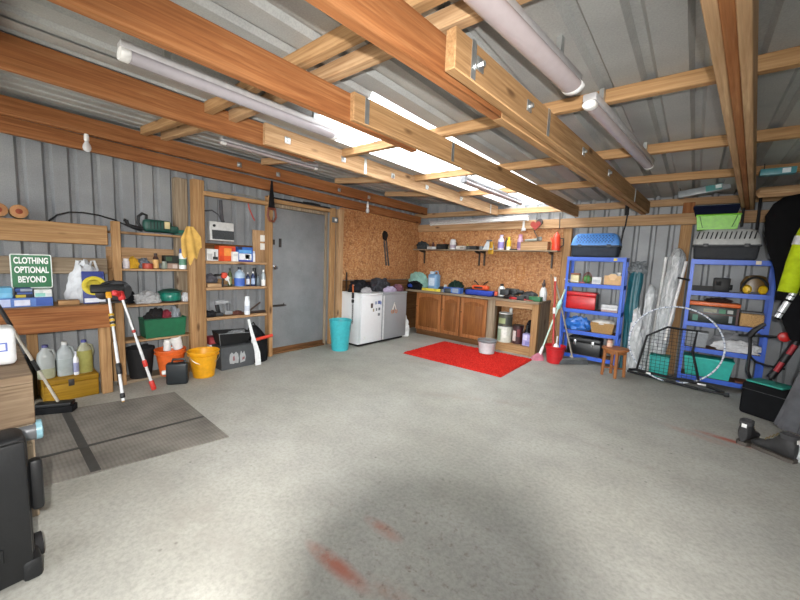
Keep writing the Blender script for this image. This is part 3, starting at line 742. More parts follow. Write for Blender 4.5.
t = thing('notice_board', 'tan board with two white papers pinned beside the door', 'board', (-.10, -3.505, 1.288), (0, -.02, 0))
obj('board', B().bx(-.01, .01, -.095, .095, 0, .42, bev=.002), W_PALE[2], t)
for z in (.165, .275): obj('pinned_paper', B().bx(.0105, .012, .005, .08, z, z+.085), plas('#e8e6e0', .7), t)
carton('box', 'white carton with a black picture at the left of the top shelf', 'box', -.09, -4.135, 1.288, (.12, .13, .14), '#dcdcda', faces=[(.05, .45, .1, .6, '#b8b8b6'), (.5, .95, .1, .35, '#2f2d2c'), (.62, .74, .35, .75, '#5a5856')])
carton('box', 'orange carton on the top shelf beside the door', 'box', -.1, -3.96, 1.288, (.13, .20, .185), '#d8521f', faces=[(.3, .75, .35, .85, '#e2903f'), (.05, .3, .0, .35, '#c8401a'), (.75, 1., .55, .9, '#c23a2c')])
carton('box', 'small white carton in front of the orange carton', 'box', -.005, -3.885, 1.288, (.05, .07, .12), '#e2e1df', faces=[(.1, .9, .55, .8, '#c9cacd')])
carton('box', 'blue and white carton on the top shelf beside the door', 'box', -.09, -3.74, 1.288, (.13, .20, .185), '#2e63b5', faces=[(.1, .9, .12, .55, '#e3e6ea'), (.5, .78, .2, .5, '#2d3d3a'), (.0, 1., .0, .1, '#3b3f97'), (.1, .9, .6, .8, '#5fa0d8'), (.0, .3, .8, 1., '#1e2c58')])
can('white_tube', 'slim white tube right of the blue carton', 'tube', -.04, -3.617, 1.288, .14, .017, '#e2e3e6', '#b8bfd8')
# bottles shelf
G = 'bottles on the middle shelf by the door'
carton('wood_offcut', 'low stack of wood offcuts left on the bottles shelf', 'wood', -.06, -4.13, .973, (.12, .16, .045), W_PALE[1])
fabric('oily_rag', 'grey oily rag behind the wood offcuts', 'cloth', -.13, -4.12, 1.02, (.1, .15, .10), cloth('#5a585e'), 41)
t = thing('caulking_gun', 'sealant gun with red body and white nozzle', 'sealant gun', (-.02, -3.985, .973), (0, 0, 0))
obj('barrel', B().cyl((0, -.03, .155), (0, .02, .09), .028).cyl((0, .02, .09), (0, .045, .02), .010, .006), plas('#dddcdb', .4), t)
obj('red_body', B().box((0, -.025, .14), (.06, .07, .075), bev=.02), plas('#c8432c', .45), t)
obj('trigger_handle', B().cyl((0, -.05, .15), (0, -.14, .145), .012).cyl((0, -.04, .13), (0, -.05, .0), .012), BLACKP, t)
bottle('bottle', 'olive green bottle with dark cap beside the sealant gun', 'bottle', -.12, -3.895, .973, .225, .026, '#4c5a32', '#1a1c1c', '#8f9a6a', group=G)
bottle('bottle', 'large clear bottle with a blue and white label', 'bottle', -.05, -3.805, .973, .245, .062, '#9fb4c8', '#2a2d33', '#3f62b5', neck=.3, group=G, sy=1.0, lz=(.05, .5))
bottle('bottle', 'thin pale blue bottle right of the large clear bottle', 'bottle', -.12, -3.735, .973, .20, .022, '#8fb3bd', '#d8dadc', '#5f8391', group=G)
bottle('bottle', 'dark blue bottle with white cap, left of two alike', 'bottle', -.05, -3.695, .973, .18, .024, '#2a3a5c', '#dfe0e2', '#c8ccd6', group=G)
bottle('bottle', 'navy bottle with white dome cap, third from the right end', 'bottle', -.05, -3.625, .973, .19, .027, '#27365e', '#e4e4e6', '#9fb3cf', group=G)
bottle('bottle', 'tall black bottle behind the navy ones', 'bottle', -.13, -3.565, .973, .235, .032, '#191b1f', '#141416', '#2f3338', neck=.6, group=G)
bottle('bottle', 'grey bottle beside the tall black one', 'bottle', -.05, -3.555, .973, .15, .022, '#5d6a72', '#3a4048', group=G)
bottle('bottle', 'clear bottle with white label at the right end of the shelf', 'bottle', -.03, -3.49, .973, .215, .027, '#9aa3a6', '#e6e6e6', '#e3e2de', group=G, lz=(.02, .45))
# tools shelf
t = thing('cordless_drill', 'grey cordless drill upright among tools on the lower shelf', 'drill', (-.06, -4.04, .609))
obj('drill_body', B().cyl((0, -.07, .17), (0, .05, .17), .03).cyl((0, .05, .17), (0, .09, .17), .018), plas('#9b9da0', .4), t)
obj('grip', B().box((0, -.035, .09), (.035, .045, .13), rot=(.2, 0, 0), bev=.012), BLACKP, t)
obj('battery', B().box((0, -.02, .02), (.06, .09, .04), bev=.008), plas('#303336', .5), t)
t = thing('angle_grinder', 'grey and silver grinder beside the cordless drill', 'grinder', (-.06, -3.945, .609))
obj('grinder_body', B().box((0, -.0, .035), (.055, .10, .055), bev=.018), plas('#8e9194', .4), t)
obj('grinder_head', B().cyl((0, .0, .06), (0, .0, .13), .022).box((0, 0, .145), (.04, .04, .03), bev=.008), GREYP, t)
fabric('black_rag', 'black rag with hoses at the left end of the tool shelf', 'cloth', -.08, -4.155, .609, (.14, .14, .07), cloth('#26272a'), 45)
can('white_canister', 'white can standing on the lower tool shelf', 'can', .005, -3.735, .609, .235, .033, '#dfe4ea', '#e9edf2', '#c3cbd8')
t = thing('scraper', 'long dark tool slanting up at the right of the tool shelf', 'tool', (-.06, -3.56, .609))
obj('tool_base', B().box((0, -.02, .015), (.06, .28, .028), bev=.006), plas('#382b26', .6), t)
obj('tool_handle', B().cyl((0, -.12, .03), (0, .04, .14), .013, .010), plas('#4a3a32', .6), t)
fabric('brown_rag', 'brown rag between the grinder and the white can', 'cloth', -.06, -3.83, .609, (.1, .12, .05), cloth('#5b3a33'), 47)
# below the bay
t = thing('storage_box', 'dark grey box with a white crest on the floor by the door', 'box', (.12, -3.965, 0))
obj('box_body', B().crate((0, 0, 0), (.24, .42, .27), .008, .95), plas('#4a4d50', .55), t)
obj('lid', B().box((0, 0, .277), (.25, .43, .012), bev=.004), plas('#3a3c3f', .55), t)
k = B()
for i, y in enumerate((-.075, -.025)):
    k.prism([(y-.03, .07), (y+.022, .06), (y+.028, .12), (y+.02, .175), (y-.005, .205), (y-.03, .18), (y-.036, .12)], 0, .1205, .1225)
k.prism([(.02, .06), (.08, .07), (.09, .13), (.07, .20), (.05, .17), (.03, .21), (.015, .14)], 0, .1205, .1225)
obj('printed_crest', k, plas('#a3a5a6', .6), t)
obj('crest_mark', B().prism([(.04, .09), (.075, .10), (.075, .13), (.05, .125)], 0, .1227, .1235).prism([(-.07, .10), (-.045, .10), (-.05, .16), (-.068, .15)], 0, .1227, .1235), plas('#8a5a5e', .6), t)
t = thing('tool_tray', 'black open tray tilted on the dark grey box', 'tray', (.10, -3.99, .287), (-.06, .10, 0))
obj('tray_shell', B().crate((0, 0, 0), (.20, .40, .15), .006, .8), BLACKP, t)
obj('rim_edge', B().tube([(.1, -.2, .152), (.1, .2, .152)], .004, 6).tube([(.08, -.16, .004), (.101, -.2, .15)], .003, 6), plas('#7d8082', .4), t)
fabric('grey_cable', 'tangle of grey cable heaped in the black tray', 'cable', .10, -3.93, .345, (.12, .22, .10), cloth('#77797b', .7, 40), 51, .35)
t = thing('duffel_bag', 'black bag against the shelf end beside the door', 'bag', (.10, -3.645, 0))
obj('bag_body', B().loft([(0, 0, 0, .10, .105), (.1, 0, 0, .11, .115), (.3, 0, 0, .10, .11), (.42, -.01, -.04, .07, .07), (.47, -.02, -.05, .03, .04)], 40, .04, 6, 1), cloth('#18191c'), t)
obj('carry_loop', B().tube([(.0, -.09, .44), (0, -.085, .50), (0, -.055, .515), (0, -.03, .47)], .008), BLACKR, t)
t = thing('long_tool', 'red handled tool lying across in front of the black bag', 'tool', (.245, -3.65, .33), (.12, 0, 0))
obj('red_handle', B().cyl((0, -.10, 0), (0, .13, 0), .020), plas('#cf3f2a', .45), t)
obj('head', B().box((0, -.125, -.01), (.03, .06, .05), bev=.008), plas('#cfcfce', .4), t)
solo('white_strip', 'long white trim strip leaning from the floor to the tool shelf', 'strip', B().prism([(-3.775, .0), (-3.70, .0), (-3.715, .16), (-3.80, .42), (-3.85, .60), (-3.875, .59), (-3.835, .40), (-3.785, .18)], 0, .285, .293), plas('#dfe2e4', .4))
carton('box', 'white carton on the floor behind the yellow bucket', 'box', -.08, -4.13, 0, (.14, .13, .27), '#cfd0d0', faces=[(.1, .9, .7, .9, '#a7a9b4')])
carton('box', 'dark red carton stacked on the white one behind the yellow bucket', 'box', -.08, -4.13, .271, (.14, .13, .09), '#8a2b31', faces=[(.1, .9, .2, .6, '#a8474b')])

# hanging near the door
t = thing('hand_saw', 'handsaw hanging point up on the post left of the door', 'saw', (.053, -3.42, 1.80))
obj('blade', B().prism([(-.05, .20), (.045, .20), (.012, .55), (-.012, .55)], 0, .0, .003), plas('#1f1f22', .4, .4), t)
k = B().tube([(.005, -.045, .19), (.005, -.06, .10), (.005, -.03, .035), (.005, .03, .03), (.005, .06, .09), (.005, .045, .19)], [.013, .017, .017, .015, .015, .013], 8).tube([(.005, -.055, .19), (.005, .05, .19)], .017, 8)
obj('handle', k, plas('#6e3a2a', .5), t)
solo('black_cable', 'black cable lying along the rail above the door', 'cable', B().tube([(.006, -3.46, 2.145), (.006, -3.2, 2.147), (.006, -2.9, 2.15), (.006, -2.6, 2.147), (.01, -2.42, 2.145)], .009).tube([(.0, -2.9, 2.16), (.02, -2.75, 2.165), (.0, -2.6, 2.162)], .012), BLACKR)
solo('wire', 'thin pale wire looping along the top rail to the saw', 'wire', B().tube([(.0, -4.2, 2.105), (.0, -4.0, 2.10), (.0, -3.8, 2.12), (.01, -3.65, 2.11), (.02, -3.5, 2.09)], .005), plas('#8f8d82', .5))
t = thing('light_switch', 'small grey junction box by the top right of the door', 'switch', (.03, -2.345, 1.97))
obj('box_case', B().bx(-.0, .03, -.05, .05, -.04, .04, bev=.005), plas('#5c6368', .4), t); obj('rocker', B().bx(.031, .038, -.02, .02, -.02, .02, bev=.002), WHITEP, t)
# ------------------------------------------------------------------ corner: bin, fridges
t = thing('waste_bin', 'teal plastic bin standing beside the white fridge', 'bin', (.36, -2.46, 0))
obj('bin_shell', B().shell([(.125, 0), (.165, .45), (.17, .455), (.17, .465)], n=40, th=.005), plas('#3aa5ae', .35), t)
def fridge(label, y0, y1, x1, h, body, door_):
    t = thing('fridge', label, 'fridge', (x1, (y0+y1)/2, 0)); w = y1-y0
    Wm = plas(body, .35, 0, .02); Dm = plas(door_, .35, .0 if body == door_ else .35, .03)
    obj('cabinet', B().bx(-.50, -.06, -w/2, w/2, .03, h-.032, bev=.008), Wm, t)
    obj('door', B().bx(-.055, 0, -w/2+.002, w/2-.002, .05, h-.034, bev=.008), Dm, t)
    obj('top', B().bx(-.505, .004, -w/2-.001, w/2+.001, h-.03, h, bev=.006), Wm, t)
    obj('plinth', B().bx(-.46, -.07, -w/2+.01, w/2-.01, 0, .03), BLACKP, t)
    return t, w
f1, w1 = fridge('white fridge with magnets on its door', -2.145, -1.665, .48, .848, '#d6d8da', '#d6d8da')
f2, w2 = fridge('silver grey fridge with scissors on its door, against the corner', -1.655, -1.02, .48, .848, '#8b8d90', '#8b8d90')
obj('door_handle', B().bx(.0, .018, -w2/2+.006, -w2/2+.03, .06, .80, bev=.004), plas('#c9cacc', .3, .2), f2)
for i, (dy, z, w, h, c, lab) in enumerate(((-.02, .65, .05, .075, '#4a3f3c', 'dark photo'), (.075, .69, .05, .05, '#8a93a6', 'grey blue square'), (.15, .695, .06, .055, '#4a578c', 'blue square'), (.19, .68, .03, .05, '#7a86b0', 'pale blue strip'), (.02, .575, .03, .05, '#8a7f66', 'tan tag'), (.09, .58, .03, .045, '#6e7476', 'grey tag'), (.155, .585, .04, .045, '#565b62', 'dark grey tag'), (.15, .495, .05, .045, '#6a6f74', 'slate tag'), (-.17, .14, .05, .05, '#cfd0cf', 'white tag'))):
    o = solo('fridge_magnet', lab+' magnet on the white fridge door', 'magnet', B().box((0, 0, 0), (.004, w, h), bev=.001), plas(c, .5), (.4825, -1.895+dy, z), 0., 'magnets on the white fridge')
t = thing('scissors', 'scissors with copper handles hanging on the silver fridge door', 'scissors', (.487, -1.36, .47))
obj('blade', B().cyl((0, -.01, .19), (0, .045, .07), .007, .009).cyl((0, .0, .2), (0, -.045, .07), .007, .009), plas('#d8d4cf', .3, .5), t)
for s in (-1, 1): obj('finger_loop', B().tube([(0, s*.045+.028*math.cos(a), .045+.03*math.sin(a)) for a in [i*PI/5 for i in range(10)]], .007, 8, closed=True), plas('#a9683f', .4), t)
t = thing('lanyard', 'orange cord with black clips and a chain hanging by the white fridge', 'lanyard', (.30, -2.165, .36))
obj('orange_cord', B().tube([(0, 0, .50), (.0, -.005, .62), (.005, 0, .51)], .010), plas('#c96a35', .5), t)
obj('clip', B().box((0, 0, .45), (.04, .03, .10), bev=.012).box((0, 0, .36), (.045, .028, .06), bev=.012), BLACKP, t)
k = B()
for i in range(9): k.tube([(.012*math.cos(a) if i % 2 else 0, 0 if i % 2 else .012*math.cos(a), .30-i*.035+.022*math.sin(a)) for a in [j*PI/4 for j in range(8)]], .004, 6, closed=True)
obj('chain', k, IRON, t)
obj('hook', B().tube([(0, .0, .61), (0, .015, .62), (0, .018, .60)], .004), GALV, t)
fabric('black_jacket', 'black jacket heaped on the white fridge', 'jacket', .20, -1.92, .849, (.28, .36, .19), cloth('#1c1c20'), 61, .34)
fabric('grey_cloth', 'pale grey cloth lying on the black jacket edge', 'cloth', .41, -1.98, .85, (.10, .20, .09), cloth('#9c9a9c'), 63)
fabric('grey_jumper', 'dark grey clothes heaped on the silver fridge', 'clothes', .19, -1.44, .849, (.32, .40, .21), cloth('#3a3a3f'), 65, .34)
fabric('lilac_cloth', 'lilac folded cloth at the front of the silver fridge', 'cloth', .42, -1.42, .849, (.09, .28, .09), cloth('#a79db5'), 67)
fabric('mauve_cloth', 'mauve scarf on the far end of the silver fridge', 'scarf', .36, -1.14, .849, (.18, .18, .12), cloth('#6e4a58'), 69)
fabric('white_bag', 'white plastic scrap stuffed between fridge and cabinet', 'bag', .36, -.90, 0, (.16, .14, .34), cloth('#d6d8d8', .5, 60), 71, .4)
t = thing('loppers', 'loppers hanging head up on the left chipboard wall', 'loppers', (-.069, -1.05, 1.27))
obj('blade', B().prism([(-.07, .50), (.02, .47), (.06, .58), (.03, .64), (-.05, .66), (-.09, .60)], 0, 0, .015), plas('#1f2022', .4, .5), t)
for s in (-1, 1): obj('handle', B().cyl((.008, s*.03-.01, .48), (.008, .05+s*.035+.03, .02), .012, .016), plas('#34363a', .5), t)
solo('metal_bar', 'thin dark metal bar standing behind the white fridge', 'bar', B().bx(-.005, .005, -.012, .012, 0, 1.16), IRON, (-.043, -2.0, 0))

# ------------------------------------------------------------------ workbench along the back wall
t = thing('workbench', 'long workbench with three oak doors under the chipboard wall', 'workbench', (1.4, -.02, 0))
obj('worktop', plank(-1.28, 1.27, -.60, .0, .815, .85), W_GREY[0], t)
obj('carcass', plank(-1.05, .44, -.54, .0, .09, .812), W_DARK[2], t)
obj('toe_kick', plank(-1.05, .44, -.50, -.02, .0, .088), W_DARK[0], t)
def panel_door(x0, x1, c, arch=True):
    w = x1-x0; dz0, dz1 = .11, .80
    f = B(); y0, y1 = -.562, -.542; st = .055
    f.bx(x0, x0+st, y0, y1, dz0, dz1, bev=.003); f.bx(x1-st, x1, y0, y1, dz0, dz1, bev=.003)
    f.bx(x0+st, x1-st, y0, y1, dz0, dz0+st, bev=.003)
    zt = dz1-st; pts = [(x0+st, dz1), (x0+st, zt-.035)]
    for i in range(11):
        u = i/10; pts.append((x0+st+u*(w-2*st), zt-.04+.04*math.sin(PI*u)))
    pts += [(x1-st, zt-.035), (x1-st, dz1)]
    f.prism(pts, 1, y0, y1)
    d_ = obj('door', f, c, t)
    pp = [(x0+st-.004, dz0+st-.004), (x1-st+.004, dz0+st-.004)]
    for i in range(11):
        u = 1-i/10; pp.append((x0+st-.004+u*(w-2*st+.008), zt-.036+.04*math.sin(PI*u)))
    obj('door_panel', B().prism(pp, 1, -.552, -.543).bx(x0+st+.03, x1-st-.03, -.557, -.5525, dz0+st+.03, zt-.07, bev=.004), W_OAKP[2], d_)
    obj('knob', B().lathe([(.006, 0), (.006, .012), (.014, .018), (.012, .026), (0, .028)], (x0+.028, -.5625, .55), 14, M=Matrix.Rotation(PI/2, 3, 'X')), W_DARK[0], d_)
for x0, x1 in ((-1.03, -.475), (-.455, -.085), (-.065, .425)): panel_door(x0, x1, W_OAK[2])
for x0, x1 in ((.445, .57), (1.17, 1.265)): obj('leg', plank(x0, x1, -.57, -.48, 0, .812), W_TAN[2] if x0 > 1 else W_GREY[2], t)
obj('leg', plank(1.17, 1.265, -.1, -.01, 0, .812), W_GREY[2], t)
obj('side_panel', plank(1.222, 1.262, -.478, -.102, 0.0, .812), W_GREY[2], t)
obj('front_rail', plank(.571, 1.169, -.56, -.50, .725, .812), W_PALE[0], t)
obj('bottom_board', plank(.571, 1.169, -.56, -.02, .10, .135), W_TAN[0], t); obj('kick_board', plank(.571, 1.169, -.54, -.50, .0, .098), W_TAN[0], t)
# under the open end
def tin(name, label, x, y, z, h, r, body, lid, blot=None, hand=True):
    t = thing(name, label, 'paint tin', (x, y, z))
    obj('tin_body', B().lathe([(r, 0), (r, h-.02), (r*1.02, h-.018), (r*1.02, h-.01)], n=32), plas(body, .35), t)
    obj('lid', B().lathe([(r*1.03, h-.012), (r*1.03, h), (r*.9, h), (r*.9, h-.004)], n=32), plas(lid, .4), t)
    if blot:
        for a0, a1, z0, z1, c in blot:
            k = B(); n = 8; A = [a0+(a1-a0)*i/n for i in range(n+1)]
            for a, b_ in zip(A, A[1:]):
                vs = [k.bm.verts.new((r*1.012*math.cos(x_), r*1.012*math.sin(x_), zz)) for x_, zz in ((a, z0*h), (b_, z0*h), (b_, z1*h), (a, z1*h))]
                k.bm.faces.new(vs)
            obj('printed_label', k, plas(c, .5), t)
    if hand: obj('wire_handle', B().tube([(-r-.004, 0, h*.85)]+[(-math.cos(a)*(r+.01), -r*.5*math.sin(a), h*.85-math.sin(a)*h*.3) for a in [i*PI/8 for i in range(1, 8)]]+[(r+.004, 0, h*.85)], .0025, 6), GALV, t)
    return t
tin('paint_tin', 'pale paint tin with green label at the bottom of the open cupboard', 2.10, -.43, .136, .27, .115, '#c9cabf', '#4a4c4c', [(-2.7, -1.7, .1, .8, '#8fa088'), (-1.5, -.9, .3, .9, '#d9d9d2')])
tin('paint_tin', 'paint tin with white rim stacked on the pale one', 2.10, -.43, .411, .20, .11, '#4a4a40', '#d5d6d4', [(-2.6, -1.2, .15, .6, '#8f9a6e'), (-1.1, -.5, .1, .7, '#3a3d38')])
t = bottle('white_bottle', 'small white bottle on the upper paint tin', 'bottle', 2.15, -.36, .6125, .10, .028, '#cfcfca', '#e2e2de')
t = tin('dark_pot', 'dark red and black paint pot beside the pale tins', 2.31, -.40, .136, .30, .085, '#3a1f22', '#1d1d1e', [(-2.4, -1.6, .15, .7, '#c7bcb8'), (-1.4, -.8, .4, .8, '#6e2a30')])
bottle('oil_can', 'black plastic oil container in the open cupboard', 'container', 2.43, -.33, .136, .30, .05, '#17181a', '#232426', neck=.4)
carton('bag', 'lilac printed packet at the right of the open cupboard', 'packet', 2.485, -.44, .136, (.12, .12, .19), '#9d97c7', faces=[(.1, .6, .5, .9, '#c9c6df'), (.4, .95, .1, .4, '#7a76b0')], ax=1)
fabric('grey_bag', 'dark bag slumped behind the lilac packet', 'bag', 2.46, -.16, .136, (.2, .2, .36), cloth('#232326'), 75)

# on top of the workbench, left to right
TOPZ = .8515
fabric('mint_bag', 'mint green bag slumped at the left end of the long workbench', 'bag', .16, -.27, TOPZ, (.42, .28, .33), cloth('#8fb9ad', .6), 81, .25)
fabric('black_bag', 'black bag with bright blue patch at the left bench end', 'bag', .24, -.49, TOPZ, (.34, .16, .16), cloth('#15171d'), 83, .25)
solo('plastic_piece', 'bright blue plastic piece lying on the black bag', 'plastic', B().blob((0, 0, 0), (.10, .03, .06), 85, .2), plas('#2346a8', .35), (.20, -.585, .895))
t = thing('water_jug', 'pale blue plastic container behind the black bag', 'container', (.52, -.24, TOPZ))
JB = jugmat('jug_blue', '#86b4dd')
obj('jug_body', B().box((0, 0, .16), (.20, .17, .30), bev=.035, seg=4), JB, t)
obj('neck', B().box((-.05, 0, .335), (.07, .08, .05), bev=.014), plas('#cfdbe8', .4), t)
obj('handle', B().tube([(.0, 0, .31), (.02, 0, .365), (.08, 0, .365), (.09, 0, .31)], .013), JB, t)
obj('printed_label', B().box((0, -.0865, .16), (.13, .002, .15)), plas('#cfe0f2', .5), t)
def pdrill(name, label, x, y, z, col, rz, lying=True, s=1.):
    t = thing(name, label, 'drill', (x, y, z), (0, 0, rz))
    obj('drill_body', B().cyl((-.10*s, 0, .035*s), (.04*s, 0, .035*s), .035*s).box((-.02*s, 0, .035*s), (.1*s, .07*s, .066*s), bev=.015), plas(col, .45), t)
    obj('chuck', B().cyl((.04*s, 0, .035*s), (.10*s, 0, .035*s), .026*s, .018*s), BLACKP, t)
    obj('grip', B().box((-.07*s, -.075*s, .03*s), (.045*s, .11*s, .045*s), rot=(0, 0, .2), bev=.012), BLACKP, t)
    obj('battery', B().box((-.06*s, -.145*s, .032*s), (.10*s, .045*s, .064*s), bev=.008), plas('#24282a', .5), t)
    return t
pdrill('power_drill', 'dark green drill lying near the left of the bench', 1.06, -.36, TOPZ, '#1f4a3a', .3, s=1.25)
fabric('tool_bag', 'dark green tool bag behind the drill', 'tool bag', .98, -.16, TOPZ, (.30, .2, .2), cloth('#1f332b'), 87)
t = thing('spirit_level', 'yellow spirit level lying along the front of the bench', 'spirit level', (.66, -.53, TOPZ), (0, 0, .03))
obj('level_body', B().box((0, 0, .025), (.40, .03, .048), bev=.003), plas('#d6c443', .45), t)
for x in (-.12, .1): obj('vial', B().box((x, -.0155, .028), (.05, .003, .02), bev=.001), plas('#8f9a3a', .3), t)
carton('box', 'blue and grey packet on the bench front, left of the blue mat', 'packet', 1.12, -.50, TOPZ, (.34, .12, .10), '#3a60a8', faces=[(.1, .5, .2, .8, '#6f8fc0'), (.55, .9, .1, .9, '#8a96aa')], ax=1)
t = thing('foam_mat', 'folded dark blue mat on the bench under the orange tool', 'mat', (1.62, -.44, TOPZ))
obj('pad', B().box((0, 0, .045), (.50, .22, .088), bev=.03, seg=4), cloth('#2b3a86'), t); obj('fold', B().box((.02, -.09, .05), (.48, .05, .085), bev=.024, seg=3), cloth('#3446a0'), t)
t = thing('orange_tool', 'orange power tool resting on the blue mat', 'power tool', (1.60, -.40, TOPZ+.094))
obj('tool_body', B().box((0, 0, .04), (.30, .10, .076), bev=.028, seg=4), plas('#d8562c', .4), t)
obj('dark_grip', B().box((-.02, -.051, .04), (.16, .01, .03), bev=.004), BLACKP, t)
for s in (-1, 1): obj('handle', B().tube([(s*.04, .0, .075), (s*.08, .0, .12), (s*.13, .0, .15)], .010), BLACKP, t)
t = thing('power_tool', 'silver and black power tool standing right of the blue mat', 'power tool', (1.98, -.40, TOPZ))
obj('tool_body', B().lathe([(.05, 0), (.055, .03), (.055, .13), (.045, .17), (.02, .19)], n=28), plas('#c9cbc9', .35, .3), t)
obj('orange_grip', B().box((-.075, -.03, .05), (.05, .06, .09), bev=.015), plas('#c8542f', .45), t)
obj('black_base', B().box((0, -.01, .012), (.16, .14, .02), bev=.004), BLACKP, t)
obj('cap', B().lathe([(.03, .191), (.03, .215), (.02, .225)], n=20), BLACKP, t)
t = pdrill('power_drill', 'black and green barrelled drill in the middle of the tool heap', 2.20, -.38, TOPZ+.06, '#202425', .05, s=1.45)
fabric('hand_tools', 'heap of dark hand tools under the black drill', 'tools', 2.20, -.44, TOPZ, (.30, .20, .055), plas('#2c2324', .6), 91, .2)
pdrill('power_drill', 'black drill pointing right at the end of the tool heap', 2.42, -.40, TOPZ, '#232629', .1, s=1.1)
solo('red_clamp', 'red clamp lying at the front of the tool heap', 'clamp', B().box((0, 0, .02), (.14, .03, .035), bev=.008).cyl((-.06, 0, .02), (-.06, -.05, .02), .012), plas('#b52a2e', .4), (2.27, -.545, TOPZ))
t = thing('spray_bottle', 'white spray bottle with dark trigger at the right bench end', 'spray bottle', (2.61, -.26, TOPZ))
obj('bottle_body', B().lathe([(.05, 0), (.055, .015), (.055, .13), (.04, .19), (.02, .22)], n=24), plas('#d3d6d6', .35), t)
obj('trigger_head', B().box((-.0, -.01, .255), (.04, .08, .045), bev=.01).cyl((0, 0, .215), (0, 0, .24), .02).cyl((0, -.04, .25), (0, -.03, .2), .007).cyl((0, 0, .27), (0, .0, .33), .02, .012), plas('#4a3a3a', .4), t)
solo('carton', 'green carton under the spray bottle at the bench end', 'carton', B().box((0, 0, .035), (.17, .13, .068), bev=.004), plas('#2d6b45', .5), (2.57, -.46, TOPZ))

def lump(name, label, cat, x, y, d, col, seed):
    fabric(name, label, cat, x, y, TOPZ, d, plas(col, .5), seed, .2, False)
lump('hand_tool', 'small black tool between the blue container and the tool bag', 'tool', .77, -.34, (.14, .10, .09), '#1c1d20', 141)
solo('glass_jar', 'small pale jar at the wall behind the yellow spirit level', 'jar', B().lathe([(.03, 0), (.034, .01), (.034, .08), (.026, .10), (.026, .115)], n=20), plas('#b7bcb8', .3), (.72, -.14, TOPZ))
lump('dark_pouch', 'black pouch at the wall between tool bag and orange tool', 'pouch', 1.28, -.20, (.22, .14, .11), '#202225', 143)
lump('brown_glove', 'brown work glove lying behind the blue mat', 'glove', 1.56, -.16, (.26, .12, .08), '#5a3d2c', 145)
solo('silver_can', 'silver tin at the wall behind the tool heap', 'tin', B().lathe([(.04, 0), (.042, .01), (.042, .12), (.036, .13)], n=22), plas('#a9acac', .3, .6), (2.08, -.15, TOPZ))
lump('black_case', 'black case lying against the wall at the right end of the bench', 'case', 2.36, -.16, (.28, .15, .12), '#26282b', 147)
solo('red_screwdriver', 'red handled screwdriver lying on the bench front edge', 'screwdriver', B().cyl((-.06, 0, .014), (.03, 0, .014), .013).cyl((.03, 0, .014), (.14, .01, .010), .004), plas('#b5282c', .4), (2.42, -.56, TOPZ))
solo('tape_roll', 'silver roll of tape on the bench left of the blue packet', 'tape', B().lathe([(.025, 0), (.05, 0), (.05, .045), (.025, .045)], n=26), plas('#8d9093', .4, .3), (.90, -.46, TOPZ))
# ------------------------------------------------------------------ long shelf on the back wall
t = thing('wall_shelf', 'long narrow grey shelf on brackets across the chipboard wall', 'shelf', (1.33, -.02, 1.62))
obj('shelf_board', plank(-1.38, 1.42, -.20, -.0, 0, .022), W_GREY[0], t)
for x in (-1.22, .02, .12, 1.30): obj('bracket', B().prism([(-.19, -.001), (-.0, -.001), (-.0, -.26), (-.02, -.26), (-.03, -.05), (-.19, -.02)], 0, x-.012, x+.012), IRON, t)
SZ = 1.643
fabric('dark_bag', 'dark grey bag at the corner end of the long shelf', 'bag', .11, -.12, SZ, (.26, .15, .15), cloth('#3c4042'), 101)
carton('box', 'flat white carton near the corner end of the shelf', 'box', .37, -.12, SZ, (.20, .12, .05), '#cfd1d1', faces=[(.1, .6, .2, .7, '#a9aeb0')], ax=1)
solo('maroon_tin', 'small maroon tin on the flat white carton', 'tin', B().lathe([(.03, 0), (.03, .05), (.015, .07), (.015, .09)], n=18), plas('#4a2a30', .5), (.37, -.12, SZ+.051))
carton('box', 'black carton in the left part of the long shelf', 'box', .60, -.12, SZ, (.22, .13, .10), '#191a1b', faces=[(.1, .5, .3, .6, '#2d2f31')], ax=1)
bottle('amber_bottle', 'amber bottle standing on the black carton', 'bottle', .62, -.12, SZ+.101, .12, .022, '#9a5a1e', '#d9b27a')
t = thing('canister', 'tall white patterned canister on the long shelf', 'canister', (.82, -.11, SZ))
obj('mug_body', B().lathe([(.055, 0), (.06, .01), (.06, .14), (.05, .185), (.03, .195)], n=28), plas('#d9d8da', .35), t)
obj('printed_band', B().lathe([(.0605, .03), (.0605, .09)], n=28, cap0=False, cap1=False), plas('#a99cab', .5), t)
obj('handle', B().tube([(.058, 0, .13), (.085, 0, .12), (.09, 0, .08), (.058, 0, .05)], .008), BLACKP, t)
carton('box', 'white carton with grey tools right of the canister', 'box', 1.02, -.12, SZ, (.18, .12, .065), '#c3bfb8', faces=[(.5, .9, .2, .8, '#8f877c')], ax=1)
carton('box', 'dark open tray of screws on the long shelf', 'tray', 1.25, -.12, SZ, (.20, .13, .065), '#2b2c2d', faces=[(.1, .35, .2, .8, '#4c4f50')], ax=1)
solo('metal_tin', 'small grey tin on the shelf above the paired brackets', 'tin', B().lathe([(.04, 0), (.04, .06), (.03, .065)], n=20), plas('#6b6e70', .4, .4), (1.42, -.12, SZ))
for i, (x, w, h, c, lab) in enumerate(((.225, .07, .09, '#5d5f5c', 'small grey tin between dark bag and flat white carton'), (.735, .05, .08, '#8a7a5e', 'small tan tin left of the tall white canister'), (.915, .05, .07, '#24262a', 'small black tin right of the tall white canister'), (1.13, .03, .11, '#b59a52', 'slim brass coloured tube behind the screw tray'), (1.49, .03, .10, '#c9c4b8', 'slim cream tube left of the pale grey iron'))):
    solo('small_tin', lab, 'tin', B().lathe([(w*.48, 0), (w*.5, .006), (w*.5, h*.85), (w*.4, h)], n=18), plas(c, .4), (x, -.10, SZ))
t = thing('clothes_iron', 'pale grey iron standing on the long shelf', 'iron', (1.56, -.11, SZ))
